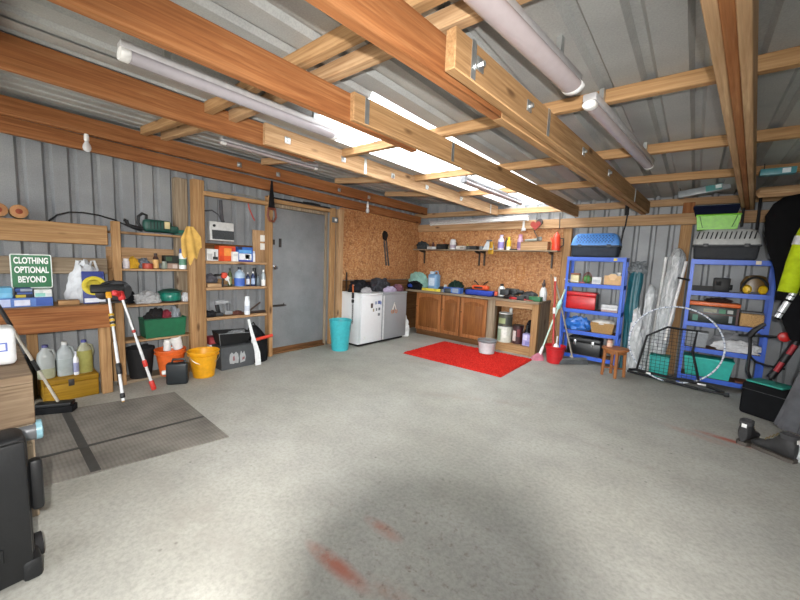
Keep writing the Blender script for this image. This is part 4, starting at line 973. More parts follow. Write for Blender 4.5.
obj('iron_body', B().prism([(-.10, 0), (.07, 0), (.08, .05), (.05, .13), (-.02, .15), (-.05, .10)], 1, -.045, .045), plas('#c2c9cd', .35), t)
obj('iron_grip', B().box((.0, 0, .165), (.11, .03, .025), bev=.01), GREYP, t)
t = thing('brass_ornament', 'gold ornament hanging over the front edge of the shelf', 'ornament', (1.66, -.2295, 1.56))
obj('brass_body', B().box((0, 0, .04), (.10, .02, .075), bev=.009).box((0, .0, .16), (.07, .02, .11), bev=.02), plas('#b98e2e', .3, .6), t)
obj('brass_ring', B().tube([(.03*math.cos(a), 0, .1+.035*math.sin(a)) for a in [i*PI/6 for i in range(12)]], .008, 8, closed=True), plas('#cfa544', .3, .6), t)
bottle('bottle', 'white bottle with lilac print on the long shelf', 'bottle', 1.785, -.11, SZ, .26, .052, '#d6d2e2', '#cdbdd9', '#8d7fb5', neck=.5)
bottle('bottle', 'dark slim bottle between white and yellow bottles', 'bottle', 1.86, -.07, SZ, .21, .022, '#25292c', '#151617')
bottle('bottle', 'yellow bottle on the long shelf', 'bottle', 1.925, -.11, SZ, .22, .038, '#d9b52c', '#e2c63d', '#e4e0cf', neck=.45, lz=(.02, .3))
carton('box', 'flat black box in front of the pink bottle', 'box', 2.03, -.14, SZ, (.12, .08, .02), '#1e1f21')
bottle('bottle', 'pink and purple bottle left of the wooden box', 'bottle', 2.115, -.10, SZ, .26, .045, '#b892a6', '#a8758f', '#7d5f88', neck=.6)
t = thing('wooden_box', 'long plain wooden box on the shelf', 'box', (2.37, -.10, SZ))
obj('box_body', B().bx(-.215, .215, -.075, .075, 0, .125, bev=.003), W_PALE[0], t)
obj('lid_board', B().bx(-.22, .22, -.078, .078, .126, .138, bev=.002), W_PALE[0], t)
t = thing('plumbing_tool', 'grey metal tool lying on the wooden box', 'tool', (2.34, -.11, SZ+.139))
obj('tool_shaft', B().cyl((-.14, 0, .022), (.05, 0, .03), .018, .024), plas('#8f9690', .4, .5), t)
obj('tool_jaw', B().box((.09, 0, .045), (.09, .03, .07), bev=.016), plas('#6b6a66', .4, .6), t)
t = thing('flask', 'orange red flask at the right end of the long shelf', 'flask', (2.70, -.12, SZ))
obj('flask_body', B().lathe([(.062, 0), (.066, .01), (.056, .20), (.05, .21)], n=32), plas('#d9432a', .35), t)
obj('lid', B().lathe([(.05, .211), (.05, .23), (.022, .27), (.012, .275), (.012, .29)], n=28), plas('#d9523a', .35), t)
obj('spout', B().cyl((-.05, 0, .13), (-.09, 0, .20), .014, .008), plas('#d9432a', .35), t)
obj('handle', B().tube([(.052, 0, .19), (.10, 0, .185), (.105, 0, .08), (.062, 0, .05)], .009), BLACKP, t)
t = thing('hanging_ornament', 'heart shaped red metal ornament hanging from the wall rail', 'ornament', (2.37, -.16, 1.90))
k = []
for i in range(28):
    a = 2*PI*i/28; k.append((.0052*16*math.sin(a)**3, .0, .14+.0052*(13*math.cos(a)-5*math.cos(2*a)-2*math.cos(3*a)-math.cos(4*a))))
k = [(p[0], p[2]) for p in k]
obj('heart_plate', B().prism(k, 1, -.012, .012), plas('#8a2f26', .4, .3), t)
obj('grey_pulley', B().lathe([(.05, -.02), (.055, 0), (.05, .02)], (.05, .03, .19), 24, M=Matrix.Rotation(PI/2, 3, 'X')), IRON, t)
obj('hang_wire', B().tube([(0, 0, .21), (0, .02, .25), (0, .055, .26)], .004).tube([(-.02, 0, .06), (.04, 0, -.04)], .008), IRON, t)
t = thing('clip', 'white clip hanging on the wall rail beside the heart ornament', 'clip', (2.14, -.071, 1.97))
obj('clip_body', B().box((0, 0, .09), (.035, .02, .16), bev=.008), WHITEP, t); obj('clip_base', B().box((0, .01, .02), (.07, .012, .05), bev=.004), plas('#c9c9cc', .4), t)
solo('hanging_chain', 'thin dark chain hanging from the roof above the red flask', 'chain', B().tube([(2.72, -.13, 2.22), (2.725, -.13, 2.10), (2.73, -.125, 1.98)], .008), IRON)
solo('copper_wire', 'loop of copper wire hung on the chipboard over the tool heap', 'wire', B().tube([(2.12+.07*math.cos(a), -.0045, 1.27+.13*math.sin(a)) for a in [i*PI/8 for i in range(16)]], .005, 6, closed=True), plas('#b5793a', .4, .5))

# ------------------------------------------------------------------ rug and tub
def rug():
    m, nt, b_ = newmat('rug_pile')
    v = coords(nt); n = noi(nt, v, 5, 4); f = noi(nt, v, 55, 3)
    c = ramp(nt, f, [(.3, '#8f1814'), (.55, '#ba2a22'), (.8, '#d04a3e')])
    c = mix(nt, .25, c, ramp(nt, n, [(.3, '#b89090'), (.7, '#ffffff')]), 'MULTIPLY')
    nt.links.new(c, b_.inputs['Base Color']); b_.inputs['Roughness'].default_value = .95; b_.inputs['Specular IOR Level'].default_value = .1
    k = B(); nx, ny = 190, 146; W, H = 1.55, 1.15
    vs = []
    for j in range(ny):
        for i in range(nx):
            e = min(i, nx-1-i, j, ny-1-j)
            x = (i/(nx-1)-.5)*W; y = (j/(ny-1)-.5)*H
            z = .006 if e < 2 else .012+.014*abs(noise.noise((x*34, y*34, 0)))+.010*random.random()
            vs.append(k.bm.verts.new((x+random.uniform(-.004, .004)*(1 if e else 1.6), y+random.uniform(-.004, .004)*(1 if e else 1.6), .001 if e == 0 else z)))
    for j in range(ny-1):
        for i in range(nx-1): k.bm.faces.new((vs[j*nx+i], vs[j*nx+i+1], vs[(j+1)*nx+i+1], vs[(j+1)*nx+i]))
    solo('rug', 'bright red shaggy rug on the floor before the oak doors', 'rug', k, m, (1.92, -1.325, 0), (0, 0, .01), flat=True)
rug()
t = thing('plastic_tub', 'white tub with a dark grey lid standing on the red rug', 'tub', (2.05, -.955, .026))
obj('tub_body', B().lathe([(.115, 0), (.135, .17), (.138, .175)], n=40), plas('#cfd3d6', .35), t)
obj('lid', B().lathe([(.142, .172), (.147, .178), (.147, .20), (.138, .205), (.132, .199), (0, .199)], n=40), plas('#6f7478', .4), t)
obj('wire_handle', B().tube([(-.14, 0, .16)]+[(-math.cos(a)*.15, -.09*math.sin(a), .16-.04*math.sin(a)) for a in [i*PI/8 for i in range(1, 8)]]+[(.14, 0, .16)], .003, 6), GALV, t)
# ------------------------------------------------------------------ bucket and brooms
bucket('mop_bucket', 'red bucket standing among the brooms', 2.96, -.62, 0, .255, .135, .10, '#b81f24', rz=-PI/2, handle=None)
bucket_brush = solo('toilet_brush', 'white brush head standing in the red bucket', 'brush', B().cyl((0, 0, 0), (0, .02, .38), .010).blob((0, .0, .22), (.08, .07, .11), 3, .15, flat=False), WHITEP, (2.97, -.63, .008))
def pole(name, label, p0, p1, r, m, head=None, cat='broom'):
    p0, p1 = Vector(p0), Vector(p1); L = (p1-p0).length
    t = thing(name, label, cat, p0, group='brooms and poles leaning at the bench end'); t.rotation_mode = 'QUATERNION'; t.rotation_quaternion = (p1-p0).to_track_quat('Z', 'Y')
    obj('handle', B().cyl((0, 0, .0), (0, 0, L), r), m, t)
    if head: head(t, L)
    return t
t = thing('broom', 'wide grey push broom on the floor right of the red bucket', 'broom', (3.17, -.49, 0), (0, 0, .80), group='brooms and poles leaning at the bench end')
obj('broom_head', B().box((0, 0, .075), (.42, .055, .03), bev=.008), plas('#6a6d6e', .6), t)
obj('bristles', B().box((0, 0, .031), (.43, .075, .06), taper=(1.03, 1.25), bev=.006), cloth('#5d6062', .9, 500, .8), t)
hd = Vector((2.77-3.17, -.30+.49, 1.24)); hd.rotate(Euler((0, 0, -.80)))
obj('handle', B().cyl((0, 0, .085), hd, .0125), plas('#8f877b', .5), t)
obj('socket', B().cyl((0, 0, .08), hd*.09, .022, .016), plas('#a59c90', .5), t)
pole('mop_pole', 'red pole standing in the red bucket', (2.93, -.60, .01), (2.80, -.36, 1.23), .015, plas('#b23a34', .45), lambda t, L: (obj('white_clip', B().lathe([(.019, .70), (.022, .71), (.022, .78), (.019, .79)], n=14), WHITEP, t), obj('white_tip', B().lathe([(.0156, L-.06), (.0156, L)], n=12), WHITEP, t)))
pole('mop_pole', 'brown wooden pole between the red pole and the bench', (3.00, -.52, .012), (2.715, -.30, 1.27), .014, plas('#8c6a4a', .6), None)
pole('mop_pole', 'blue plastic pole standing in the back of the red bucket', (3.01, -.57, .01), (2.89, -.24, .95), .013, plas('#3a63b8', .45), None)
t = pole('floor_brush', 'pale green pole with a pink brush at the bench foot', (2.765, -.66, .10), (2.965, -.28, 1.17), .012, plas('#b9d3c4', .45), lambda t, L: (obj('white_socket', B().lathe([(.022, -.03), (.022, .08), (.014, .12)], n=16), WHITEP, t), obj('mint_grip', B().lathe([(.015, L*.62), (.03, L*.64), (.03, L*.72), (.015, L*.74)], n=16), plas('#9ed0c6', .45), t)))
k = B().loft([(0, 0, 0, .10, .045), (.05, 0, 0, .085, .04), (.105, .03, .0, .035, .022)], 32, .04, 9, 1)
solo('dustpan_brush', 'pink bristle block on the floor below the pale green pole', 'brush', k, cloth('#c07a8c', .9, 500, .8), (2.735, -.68, 0), (0, 0, .7))

# ------------------------------------------------------------------ blue shelving units
BLUE = plas('#2f5cc4', .4, .05, .06)
CHIP = wood('shelf_chip', '#6a4a30', '#7d5a3c', '#8c6a4a', 0, knots=False)
UZ = (1.545, 1.165, .785, .470, .115)
def shelving(label, x):
    t = thing('shelving_unit', label, 'shelving unit', (x, -.19, 0), group='blue metal shelving units')
    W, D = .75, .28
    for sx in (-1, 1):
        for sy in (-1, 1):
            b = B(); x0 = sx*W/2; y0 = sy*D/2
            b.bx(x0, x0-sx*.036, y0, y0-sy*.003, 0, 1.55); b.bx(x0, x0-sx*.003, y0-sy*.0031, y0-sy*.036, 0, 1.55)
            p = obj('post', b, BLUE, t)
    for z in UZ:
        b = B()
        b.bx(-W/2+.004, W/2-.004, -D/2-.003, -D/2+.0, z-.055, z); b.bx(-W/2+.004, W/2-.004, D/2+.0, D/2+.003, z-.055, z)
        b.bx(-W/2-.0, -W/2+.003, -D/2+.037, D/2-.037, z-.055, z); b.bx(W/2-.003, W/2, -D/2+.037, D/2-.037, z-.055, z)
        b.bx(-W/2+.004, W/2-.004, -D/2, -D/2+.02, z-.012, z-.008); b.bx(-W/2+.004, W/2-.004, D/2-.02, D/2, z-.012, z-.008)
        s = obj('shelf', b, BLUE, t)
        obj('shelf_board', B().bx(-W/2+.038, W/2-.038, -D/2+.001, D/2-.001, z-.0079, z-.0005), CHIP, s)
    return t
u1 = shelving('left blue metal shelf unit with the blue pet carrier on top', 3.31)
u2 = shelving('right blue metal shelf unit with grey pet carrier and green tray on top', 4.735)
obj('yellow_sticker', B().bx(.225, .265, -.1446, -.1434, 1.50, 1.535), plas('#d9c23a', .5), u1)
obj('cream_sticker', B().bx(.19, .235, -.1446, -.1434, 1.50, 1.54), plas('#d8cdb4', .5), u2)

def carrier(label, x, z, w, h, d, top, base, slots):
    t = thing('pet_carrier', label, 'pet carrier', (x, -.19, z))
    hb = h*.47
    obj('base_shell', B().box((0, 0, hb/2), (w*.97, d, hb), bev=.03, seg=3, taper=(.95, .93)), plas(base, .75, spec=.25), t)
    b = B(); ns = 7; rg = []
    secs = [(hb+.001, 1., 1.), (hb+.03, 1., 1.), (h*.75, .95, .9), (h*.93, .86, .74), (h, .74, .55)]
    for zz, kx, ky in secs:
        pts = []
        for sx, sy in ((1, 1), (-1, 1), (-1, -1), (1, -1)):
            cx, cy = sx*(w/2*kx-.05), sy*(d/2*ky-.04)
            a0 = {(1, 1): 0, (-1, 1): 90, (-1, -1): 180, (1, -1): 270}[(sx, sy)]
            for i in range(6):
                a = math.radians(a0+18*i); pts.append(Vector((cx+.05*math.cos(a), cy+.04*math.sin(a), zz)))
        rg.append(pts)
    top_ = obj('top_shell', b.rings(rg), plas(top, .45), t)
    obj('rim_band', B().box((0, 0, hb), (w*1.01, d*1.02, .022), bev=.008), plas(base, .5), t)
    q = B()
    if slots == 'slots':
        for i in range(13):
            u = -.30+.05*i; yy = -d/2*.83
            q.box((u*w/.6*.83-.01, yy-.005, h*.80), (.011, .014, h*.26), rot=(-.50, .20, 0))
        obj('vent_slot', q, plas('#2a2b2d', .6), top_)
    else:
        for j in range(5):
            for i in range(12):
                zz = h*(.63+.065*j); yy = -d/2*(.965-.048*j-.0)
                q.box(((-.36+.065*i)*w+(.015 if j % 2 else 0), yy-.004, zz), (.016, .012, .009), rot=(-.35, 0, 0))
        obj('vent_slot', q, plas('#1e3a78', .5), top_)
    for s in (-1, 1): obj('latch', B().box((s*w*.3, -d/2*1.0-.008, hb), (.05, .012, .04), bev=.004), plas(base, .45), t)
    return t
carrier('blue topped pet carrier on the left shelf unit', 3.27, 1.5455, .62, .34, .27, '#5590d8', '#333a45', 'grid')
carrier('grey pet carrier with slotted roof on the right shelf unit', 4.655, 1.5455, .60, .36, .28, '#b7b9b8', '#3a3c40', 'slots')
t = thing('litter_tray', 'lime green plastic tray stacked on the grey pet carrier', 'tray', (4.555, -.19, 1.9065))
obj('tray_shell', B().crate((0, 0, 0), (.40, .20, .17), .006, .90), plas('#78c22c', .4), t)
obj('rim', B().tube([(-.2, -.1, .17), (.2, -.1, .17), (.2, .1, .17), (-.2, .1, .17)], .009, 8, closed=True), plas('#78c22c', .4), t)
for s in (-1, 1): obj('side_groove', B().tube([(s*.13, -.092, .02), (s*.15, -.096, .09), (s*.17, -.102, .165)], .004, 6), plas('#3f6d17', .5), t)
t = thing('storage_box', 'navy blue plastic box stacked on the lime green tray', 'box', (4.53, -.19, 2.088))
obj('box_body', B().crate((0, 0, 0), (.42, .22, .085), .006, .9), plas('#0d1228', .9, spec=.15), t)
obj('rim', B().box((0, 0, .09), (.43, .23, .022), bev=.006), plas('#101730', .9, spec=.15), t)

S = [z+.0005 for z in UZ]
# left unit contents
t = thing('storage_pot', 'cream and yellow pot at the left of the upper blue shelf', 'pot', (3.04, -.19, S[1]))
obj('pot_body', B().box((0, 0, .06), (.12, .10, .12), bev=.012), plas('#d8cda2', .5), t); obj('lid', B().box((0, 0, .131), (.125, .105, .02), bev=.006), plas('#a05a34', .5), t)
t = thing('wooden_spoon', 'long white handled tool poking left out of the upper blue shelf', 'tool', (3.02, -.27, S[1]+.012), (0, 0, .05))
obj('shaft', B().cyl((-.11, -.01, .035), (.10, .0, .0), .008), plas('#dcd8d0', .4), t); obj('pink_end', B().box((.13, 0, .0), (.08, .03, .02), bev=.008), plas('#b5606a', .5), t)
t = thing('green_ball', 'green ball under a wire basket on the upper blue shelf', 'ball', (3.205, -.2, S[1]))
obj('ball', B().lathe([(.06*math.sin(a), .06-.06*math.cos(a)) for a in [i*PI/14 for i in range(15)]], n=24), plas('#4f8a4c', .5), t)
k = B()
for i in range(4): k.tube([(.07*math.cos(a)*math.cos(i*PI/4), .07*math.cos(a)*math.sin(i*PI/4), .005+.16*math.sin(a)) for a in [j*PI/10 for j in range(11)]], .003, 6)
obj('wire_frame', k, plas('#8a4a3a', .5), t)
carton('box', 'small white carton in the middle of the upper blue shelf', 'box', 3.335, -.2, S[1], (.12, .1, .10), '#d9dadc', faces=[(.1, .9, .2, .6, '#b7bdc4')], ax=1)
t = thing('wooden_caddy', 'light wooden caddy holding jars on the upper blue shelf', 'caddy', (3.535, -.19, S[1]))
obj('caddy_box', B().crate((0, 0, 0), (.21, .13, .13), .008, .98), plas('#d0a876', .6), t)
obj('cut_handle', B().prism([(-.055, .13), (-.03, .07), (.03, .07), (.055, .13), (.03, .155), (-.03, .155)], 1, -.072, -.066), plas('#e0bd90', .6), t)
bottle('jar', 'white jar standing in the right of the wooden caddy', 'jar', 3.60, -.19, S[1]+.009, .17, .03, '#dadada', '#eeeeee', neck=.8)
bottle('jar', 'small dark green jar in the middle of the wooden caddy', 'jar', 3.535, -.19, S[1]+.009, .16, .028, '#38533c', '#8c9aa0', neck=.8)
def toolbox(name, label, x, y, z, d, col, lidc, latch, rz=0.):
    t = thing(name, label, 'toolbox', (x, y, z), (0, 0, rz)); w, dd, h = d
    obj('box_body', B().box((0, 0, h*.36), (w, dd, h*.72), bev=.01), plas(col, .4), t)
    obj('lid', B().box((0, 0, h*.86), (w*1.01, dd*1.02, h*.26), bev=.02, seg=3), plas(lidc, .4), t)
    obj('handle', B().tube([(-w*.22, 0, h*.97), (-w*.2, 0, h*1.08), (w*.2, 0, h*1.08), (w*.22, 0, h*.97)], .010), BLACKP, t)
    if latch:
        for s in (-1, 1): obj('latch', B().box((s*w*.27, -dd/2-.006, h*.70), (.035, .012, .075), bev=.004), plas('#c3c5c7', .25, .8), t)
    return t
t = thing('metal_toolbox', 'red metal box on the second blue shelf of the left unit', 'toolbox', (3.155, -.19, S[2]))
obj('box_body', B().box((0, 0, .095), (.40, .2, .19), bev=.012), plas('#c01c22', .35), t); obj('lid', B().box((0, 0, .222), (.405, .205, .058), bev=.018), plas('#c8222a', .35), t)
obj('end_cap', B().box((.207, 0, .12), (.012, .18, .22), bev=.004), plas('#26322c', .5), t)
carton('paper_stack', 'stack of white and pink papers beside the red metal box', 'papers', 3.535, -.2, S[2], (.20, .2, .06), '#c3c3c6', faces=[(0, 1, .1, .4, '#a8837f'), (0, 1, .6, .9, '#dcdcdf')], ax=1)
carton('flat_box', 'flat dark case on the papers right of the red box', 'box', 3.535, -.2, S[2]+.061, (.20, .18, .04), '#c9cacc', ax=1)
fabric('tarpaulin', 'crumpled bright blue tarpaulin on the third blue shelf', 'tarpaulin', 3.13, -.2, S[3], (.34, .22, .19), plas('#2f6fc4', .35), 111, .34)
t = thing('wicker_basket', 'wicker basket with a white lining on the third blue shelf', 'basket', (3.47, -.2, S[3]))
m, nt, bs = newmat('wicker')
v = coords(nt, (60, 60, 90)); wv = N(nt, 'ShaderNodeTexWave', Scale=1.2, Distortion=2.); nt.links.new(v, wv.inputs['Vector'])
nt.links.new(ramp(nt, wv.outputs['Fac'], [(.2, '#9a6f3c'), (.6, '#cfa56a'), (.9, '#e0bd86')]), bs.inputs['Base Color']); bump(nt, bs, wv.outputs['Fac'], .6, .006)
obj('basket_body', B().crate((0, 0, 0), (.30, .23, .15), .008, .84), m, t)
k = B().blob((0, 0, .115), (.30, .24, .085), 113, .12)
obj('cloth_lining', k, cloth('#d9d6d0'), t)
toolbox('toolbox', 'black plastic toolbox with two silver latches on the bottom blue shelf', 3.26, -.20, S[4], (.44, .23, .255), '#1b1c1e', '#26272a', True)
# right unit contents
t = thing('equipment_box', 'black square box with a side knob on the upper right blue shelf', 'box', (4.67, -.19, S[1]))
obj('box_body', B().box((0, 0, .085), (.15, .1, .165), bev=.01), BLACKP, t); obj('side_knob', B().cyl((.075, -.01, .06), (.10, -.01, .06), .03).box((-.03, -.052, .1), (.05, .01, .05), bev=.004), BLACKR, t)
solo('black_tray', 'long low black tray left on the upper right blue shelf', 'tray', B().crate((0, 0, 0), (.20, .2, .06), .006, .92), BLACKP, (4.50, -.19, S[1]))
t = thing('ear_defenders', 'black and yellow ear defenders with an amber visor', 'ear defenders', (4.955, -.22, S[1]))
for s in (-1, 1):
    obj('yellow_cup', B().lathe([(.02, .0), (.048, .01), (.052, .025), (.036, .05), (.0, .056)], (s*.058, -.03, .05), 24, sx=.8, M=Euler((PI/2, 0, s*.3)).to_matrix()), plas('#d9b017', .4), t)
    obj('cushion', B().lathe([(.035, 0), (.05, .012), (.05, .03), (.035, .04)], (s*.062, .01, .05), 24, sx=.85, M=Euler((PI/2, 0, s*.3)).to_matrix()), BLACKP, t)
obj('headband', B().tube([(.105*math.cos(a), 0, .05+.14*math.sin(a)) for a in [i*PI/16 for i in range(17)]], .013, 8), BLACKP, t)
obj('visor', B().loft([(.02, 0, .06, .115, .05), (.12, 0, .06, .12, .05), (.2, 0, .06, .085, .04), (.215, 0, .06, .04, .02)], 32), plas('#6b5126', .3), t)
t = thing('tool_case', 'dark clear fronted case with an orange lid', 'case', (4.625, -.19, S[2]))
obj('case_body', B().box((0, 0, .10), (.45, .22, .20), bev=.008), plas('#26302e', .35), t)
obj('orange_lid', B().box((0, 0, .226), (.47, .23, .05), bev=.012), plas('#d96a33', .4), t)
obj('divider', B().box((0, -.1115, .11), (.445, .004, .012)), plas('#4a2a28', .5), t); obj('end_post', B().box((.215, -.1125, .1), (.02, .005, .19)), plas('#4a2a28', .5), t)
for i, (x, z, w, h, c) in enumerate(((-.16, .05, .05, .07, '#3f7a68'), (-.03, .15, .12, .04, '#8f8f7a'), (.08, .15, .06, .05, '#3a7a5a'), (.15, .15, .05, .04, '#a9aca8'), (.16, .06, .03, .08, '#8f9aa0'))):
    obj('printed_panel', B().box((x, -.1115, z), (w, .003, h)), plas(c, .5), t)
fabric('odds_and_ends', 'dark odds and ends lying on the orange lid', 'tools', 4.66, -.19, S[2]+.2515, (.24, .12, .05), cloth('#3a2a26'), 115)
t = thing('cork_box', 'tan cork textured box with grey lid on the second right shelf', 'box', (4.965, -.2, S[2]))
m, nt, bs = newmat('cork'); v = coords(nt); nn = noi(nt, v, 90, 3, .7); nt.links.new(ramp(nt, nn, [(.35, '#8f6c40'), (.5, '#c39a66'), (.7, '#d9b582')]), bs.inputs['Base Color']); bs.inputs['Roughness'].default_value = .9
obj('box_body', B().box((0, 0, .075), (.20, .18, .15), bev=.012), m, t); obj('lid', B().box((0, 0, .162), (.19, .17, .02), bev=.008), plas('#6d6e70', .5), t)
fabric('plastic_sheet', 'white crumpled plastic sheet on the third right shelf', 'plastic sheet', 4.88, -.255, S[3], (.38, .11, .13), cloth('#d5d6d8', .5, 60), 117, .36)
fabric('grey_sack', 'grey sack behind the white plastic sheet', 'sack', 4.86, -.115, S[3], (.38, .10, .20), cloth('#84868a', .6), 119, .28)
t = thing('clear_box', 'translucent grey box at the left of the third right shelf', 'box', (4.50, -.19, S[3]))
obj('box_body', B().crate((0, 0, 0), (.22, .2, .17), .005, .9), plas('#90959a', .3), t); obj('lid', B().box((0, 0, .178), (.23, .21, .014), bev=.004), plas('#a3a8ad', .3), t)
t = thing('teal_crate', 'turquoise plastic crate on the bottom right shelf', 'crate', (4.64, -.19, S[4]))
obj('crate_body', B().crate((0, 0, 0), (.46, .25, .22), .006, .88), plas('#2bb0a3', .4), t); obj('rim', B().box((0, 0, .225), (.475, .262, .02), bev=.006), plas('#2fb8aa', .4), t)
solo('cardboard', 'flat brown cardboard on the bottom right shelf', 'cardboard', B().box((0, 0, .006), (.16, .22, .011), bev=.002), plas('#7a4a34', .8), (4.98, -.19, S[4]))

# ------------------------------------------------------------------ stool
t = thing('stool', 'small round wooden stool before the left blue shelf unit', 'stool', (3.715, -.70, 0), (0, 0, .35))
obj('seat', B().lathe([(.148, .345), (.155, .352), (.155, .368), (.148, .374), (0, .374)], n=40), W_OAK[0], t)
for i in range(4):
    a = i*PI/2; k = B().cyl((.125*math.cos(a), .125*math.sin(a), 0), (.112*math.cos(a), .112*math.sin(a), .347), .018, .021, 14)
    obj('leg', k, W_OAK[2], t)
for i in range(2):
    a = i*PI/2; obj('stretcher', B().cyl((-.118*math.cos(a), -.118*math.sin(a), .105+.02*i), (.118*math.cos(a), .118*math.sin(a), .105+.02*i), .009), W_OAK[0], t)
obj('apron', B().lathe([(.10, .305), (.118, .305), (.118, .344), (.10, .344)], n=32), W_OAK[0], t)
bottle('jar', 'small pinkish jar with a brown lid standing on the stool', 'jar', 3.645, -.70, .3745, .105, .034, '#cfa28c', '#5a3e34', '#d9c0b0', neck=.85)

# ------------------------------------------------------------------ rolls between the shelf units
def clearplastic():
    m, nt, b_ = newmat('clear_film')
    v = coords(nt, (1, 1, .35)); n = noi(nt, v, 16, 5, .6, 1.5)
    nt.links.new(ramp(nt, n, [(.3, '#a0a4a7'), (.55, '#c6cacc'), (.75, '#eff0f1')]), b_.inputs['Base Color'])  # pale noise streaks paint the film's white highlights into its base colour
    b_.inputs['Roughness'].default_value = .18; b_.inputs['Specular IOR Level'].default_value = .8
    bump(nt, b_, n, .8, .03)
    return m
FILM = clearplastic()
t = thing('rolled_tarpaulin', 'dark teal tarpaulin roll standing beside the left blue unit', 'tarpaulin', (3.795, -.13, 0))
k = B(); secs = []
for i in range(22):
    f = i/21; z = 1.36*f
    secs.append((z, .01*math.sin(f*7), .0, .085-.015*f+.005*math.sin(f*23), .075-.015*f, .09))
obj('roll', k.loft(secs, 48, .09, 6, 4), plas('#1d5c68', .35, bmp=.3), t)
obj('top_fold', B().blob((0.01, 0, 1.34), (.20, .12, .16), 7, .4, ridge=True), plas('#6d7377', .4), t)
def roll(label, p0, p1, r, m, seed):
    p0, p1 = Vector(p0), Vector(p1); L = (p1-p0).length
    t = thing('plastic_roll', label, 'plastic roll', p0, group='clear plastic rolls between the shelf units'); t.rotation_mode = 'QUATERNION'; t.rotation_quaternion = (p1-p0).to_track_quat('Z', 'Y')
    secs = [(L*i/16, 0, 0, r*(1+.06*math.sin(i*1.7+seed)), r*(1+.06*math.cos(i*1.3+seed)), .05) for i in range(17)]
    obj('film_roll', B().loft(secs, 40, .05, 7, seed), m, t)
    obj('twisted_end', B().loft([(L+.002, 0, 0, r*.9, r*.9), (L+.05, 0, 0, r*.8, r*.75), (L+.10, .01, 0, r*.45, r*.5), (L+.12, .012, 0, r*.2, r*.2)], 32, .08, 5, seed), m, t)
    return t
roll('short clear plastic roll beside the dark teal tarpaulin', (3.965, -.185, .02), (3.985, -.12, 1.08), .062, FILM, 1)
roll('tall clear plastic roll leaning on the timber post', (4.13, -.17, .30), (4.215, -.10, 1.57), .082, FILM, 4)
solo('white_pipe', 'white pipe standing between the two clear plastic rolls', 'pipe', B().cyl((4.03, -.03, .0), (4.09, .06, 1.58), .018), WHITEP, group='white pipes by the plastic rolls')
t = solo('white_pipe', 'white pipe hanging against the right blue unit post', 'pipe', B().cyl((4.20, -.30, .50), (4.31, -.20, 1.52), .017), WHITEP, group='white pipes by the plastic rolls')
solo('tie_strap', 'black strap tying the white pipe to the shelf post', 'strap', B().tube([(4.25, -.245, 1.31), (4.31, -.262, 1.30), (4.365, -.34, 1.29)], .011), BLACKR)
fabric('clear_wrap', 'crumpled clear plastic wrap standing low before the teal tarpaulin', 'plastic', 3.88, -.31, .0, (.16, .12, .85), FILM, 121, .25)
t = thing('teal_crate', 'turquoise crate on the floor between the two shelf units', 'crate', (4.165, -.17, 0))
obj('crate_body', B().crate((0, 0, 0), (.21, .24, .26), .006, .9), plas('#2ba8a0', .4), t); obj('lid', B().box((0, 0, .268), (.22, .25, .014), bev=.004), plas('#2fb3aa', .4), t)

# hoop and rebound net
m, nt, bs = newmat('hoop_tube')
tc = N(nt, 'ShaderNodeTexCoord'); gr = N(nt, 'ShaderNodeTexGradient', gradient_type='RADIAL'); nt.links.new(tc.outputs['Object'], gr.inputs['Vector'])
mm = N(nt, 'ShaderNodeMath', operation='MULTIPLY'); mm.inputs[1].default_value = 46; nt.links.new(gr.outputs['Fac'], mm.inputs[0])
fr = N(nt, 'ShaderNodeMath', operation='FRACT'); nt.links.new(mm.outputs[0], fr.inputs[0])
nt.links.new(ramp(nt, fr.outputs[0], [(.45, '#c3cbd6'), (.5, '#71809c'), (.6, '#71809c'), (.65, '#d8dce4')]), bs.inputs['Base Color']); bs.inputs['Roughness'].default_value = .25
solo('hula_hoop', 'pale striped hula hoop leaning on the right blue unit', 'hula hoop', B().tube([(.47*math.cos(a), .47*math.sin(a), 0) for a in [i*2*PI/72 for i in range(72)]], .010, 10, closed=True), m, (4.295, -.445, .485), (PI/2-.12, 0, 0), ang=80)
t = thing('rebound_net', 'black framed sports net standing before the right blue unit', 'net', (4.30, -.52, 0))
fr_ = [(-.35, .0, .10), (-.28, .01, .56), (-.08, .015, .70), (.20, .015, .69), (.18, .01, .45), (.27, .0, .11)]
obj('net_frame', B().tube(fr_, .013, 8), BLACKP, t)
obj('base_bar', B().tube([(-.44, .14, .05), (-.35, .0, .10), (-.05, -.02, .085), (.27, -.0, .075), (.42, -.02, .05), (.50, -.06, .035)], .017, 8), BLACKP, t)
obj('ground_bar', B().cyl((-.46, .14, .024), (.28, -.07, .024), .016).cyl((.28, -.07, .024), (.52, -.08, .024), .014), BLACKP, t)
obj('foot', B().box((.52, -.08, .022), (.05, .05, .044), bev=.01), BLACKP, t); obj('white_tag', B().box((.30, -.035, .075), (.08, .012, .02), bev=.003), WHITEP, t); obj('white_tag', B().box((-.22, -.03, .09), (.05, .012, .02), bev=.003), WHITEP, t)
k = B()
def netx(z):  # left/right border of the frame at a height
    def ip(p, q): return p[0]+(q[0]-p[0])*(z-p[2])/(q[2]-p[2])
    l = ip(fr_[0], fr_[1]) if z < .56 else ip(fr_[1], fr_[2])
    r = ip(fr_[5], fr_[4]) if z < .45 else ip(fr_[4], fr_[3])
    return l, r
for i in range(13):
    z = .13+i*.044; l, r = netx(z); k.cyl((l, .004, z), (r, .004, z), .0022, n=5)
for i in range(14):
    x = -.34+.045*i
    zs = [z for z in [.1+.01*j for j in range(60)] if netx(z)[0] <= x <= netx(z)[1]]
    if len(zs) > 4: k.cyl((x, .005, zs[0]), (x, .008, zs[-1]), .0022, n=5)
obj('net_mesh', k, BLACKP, t)
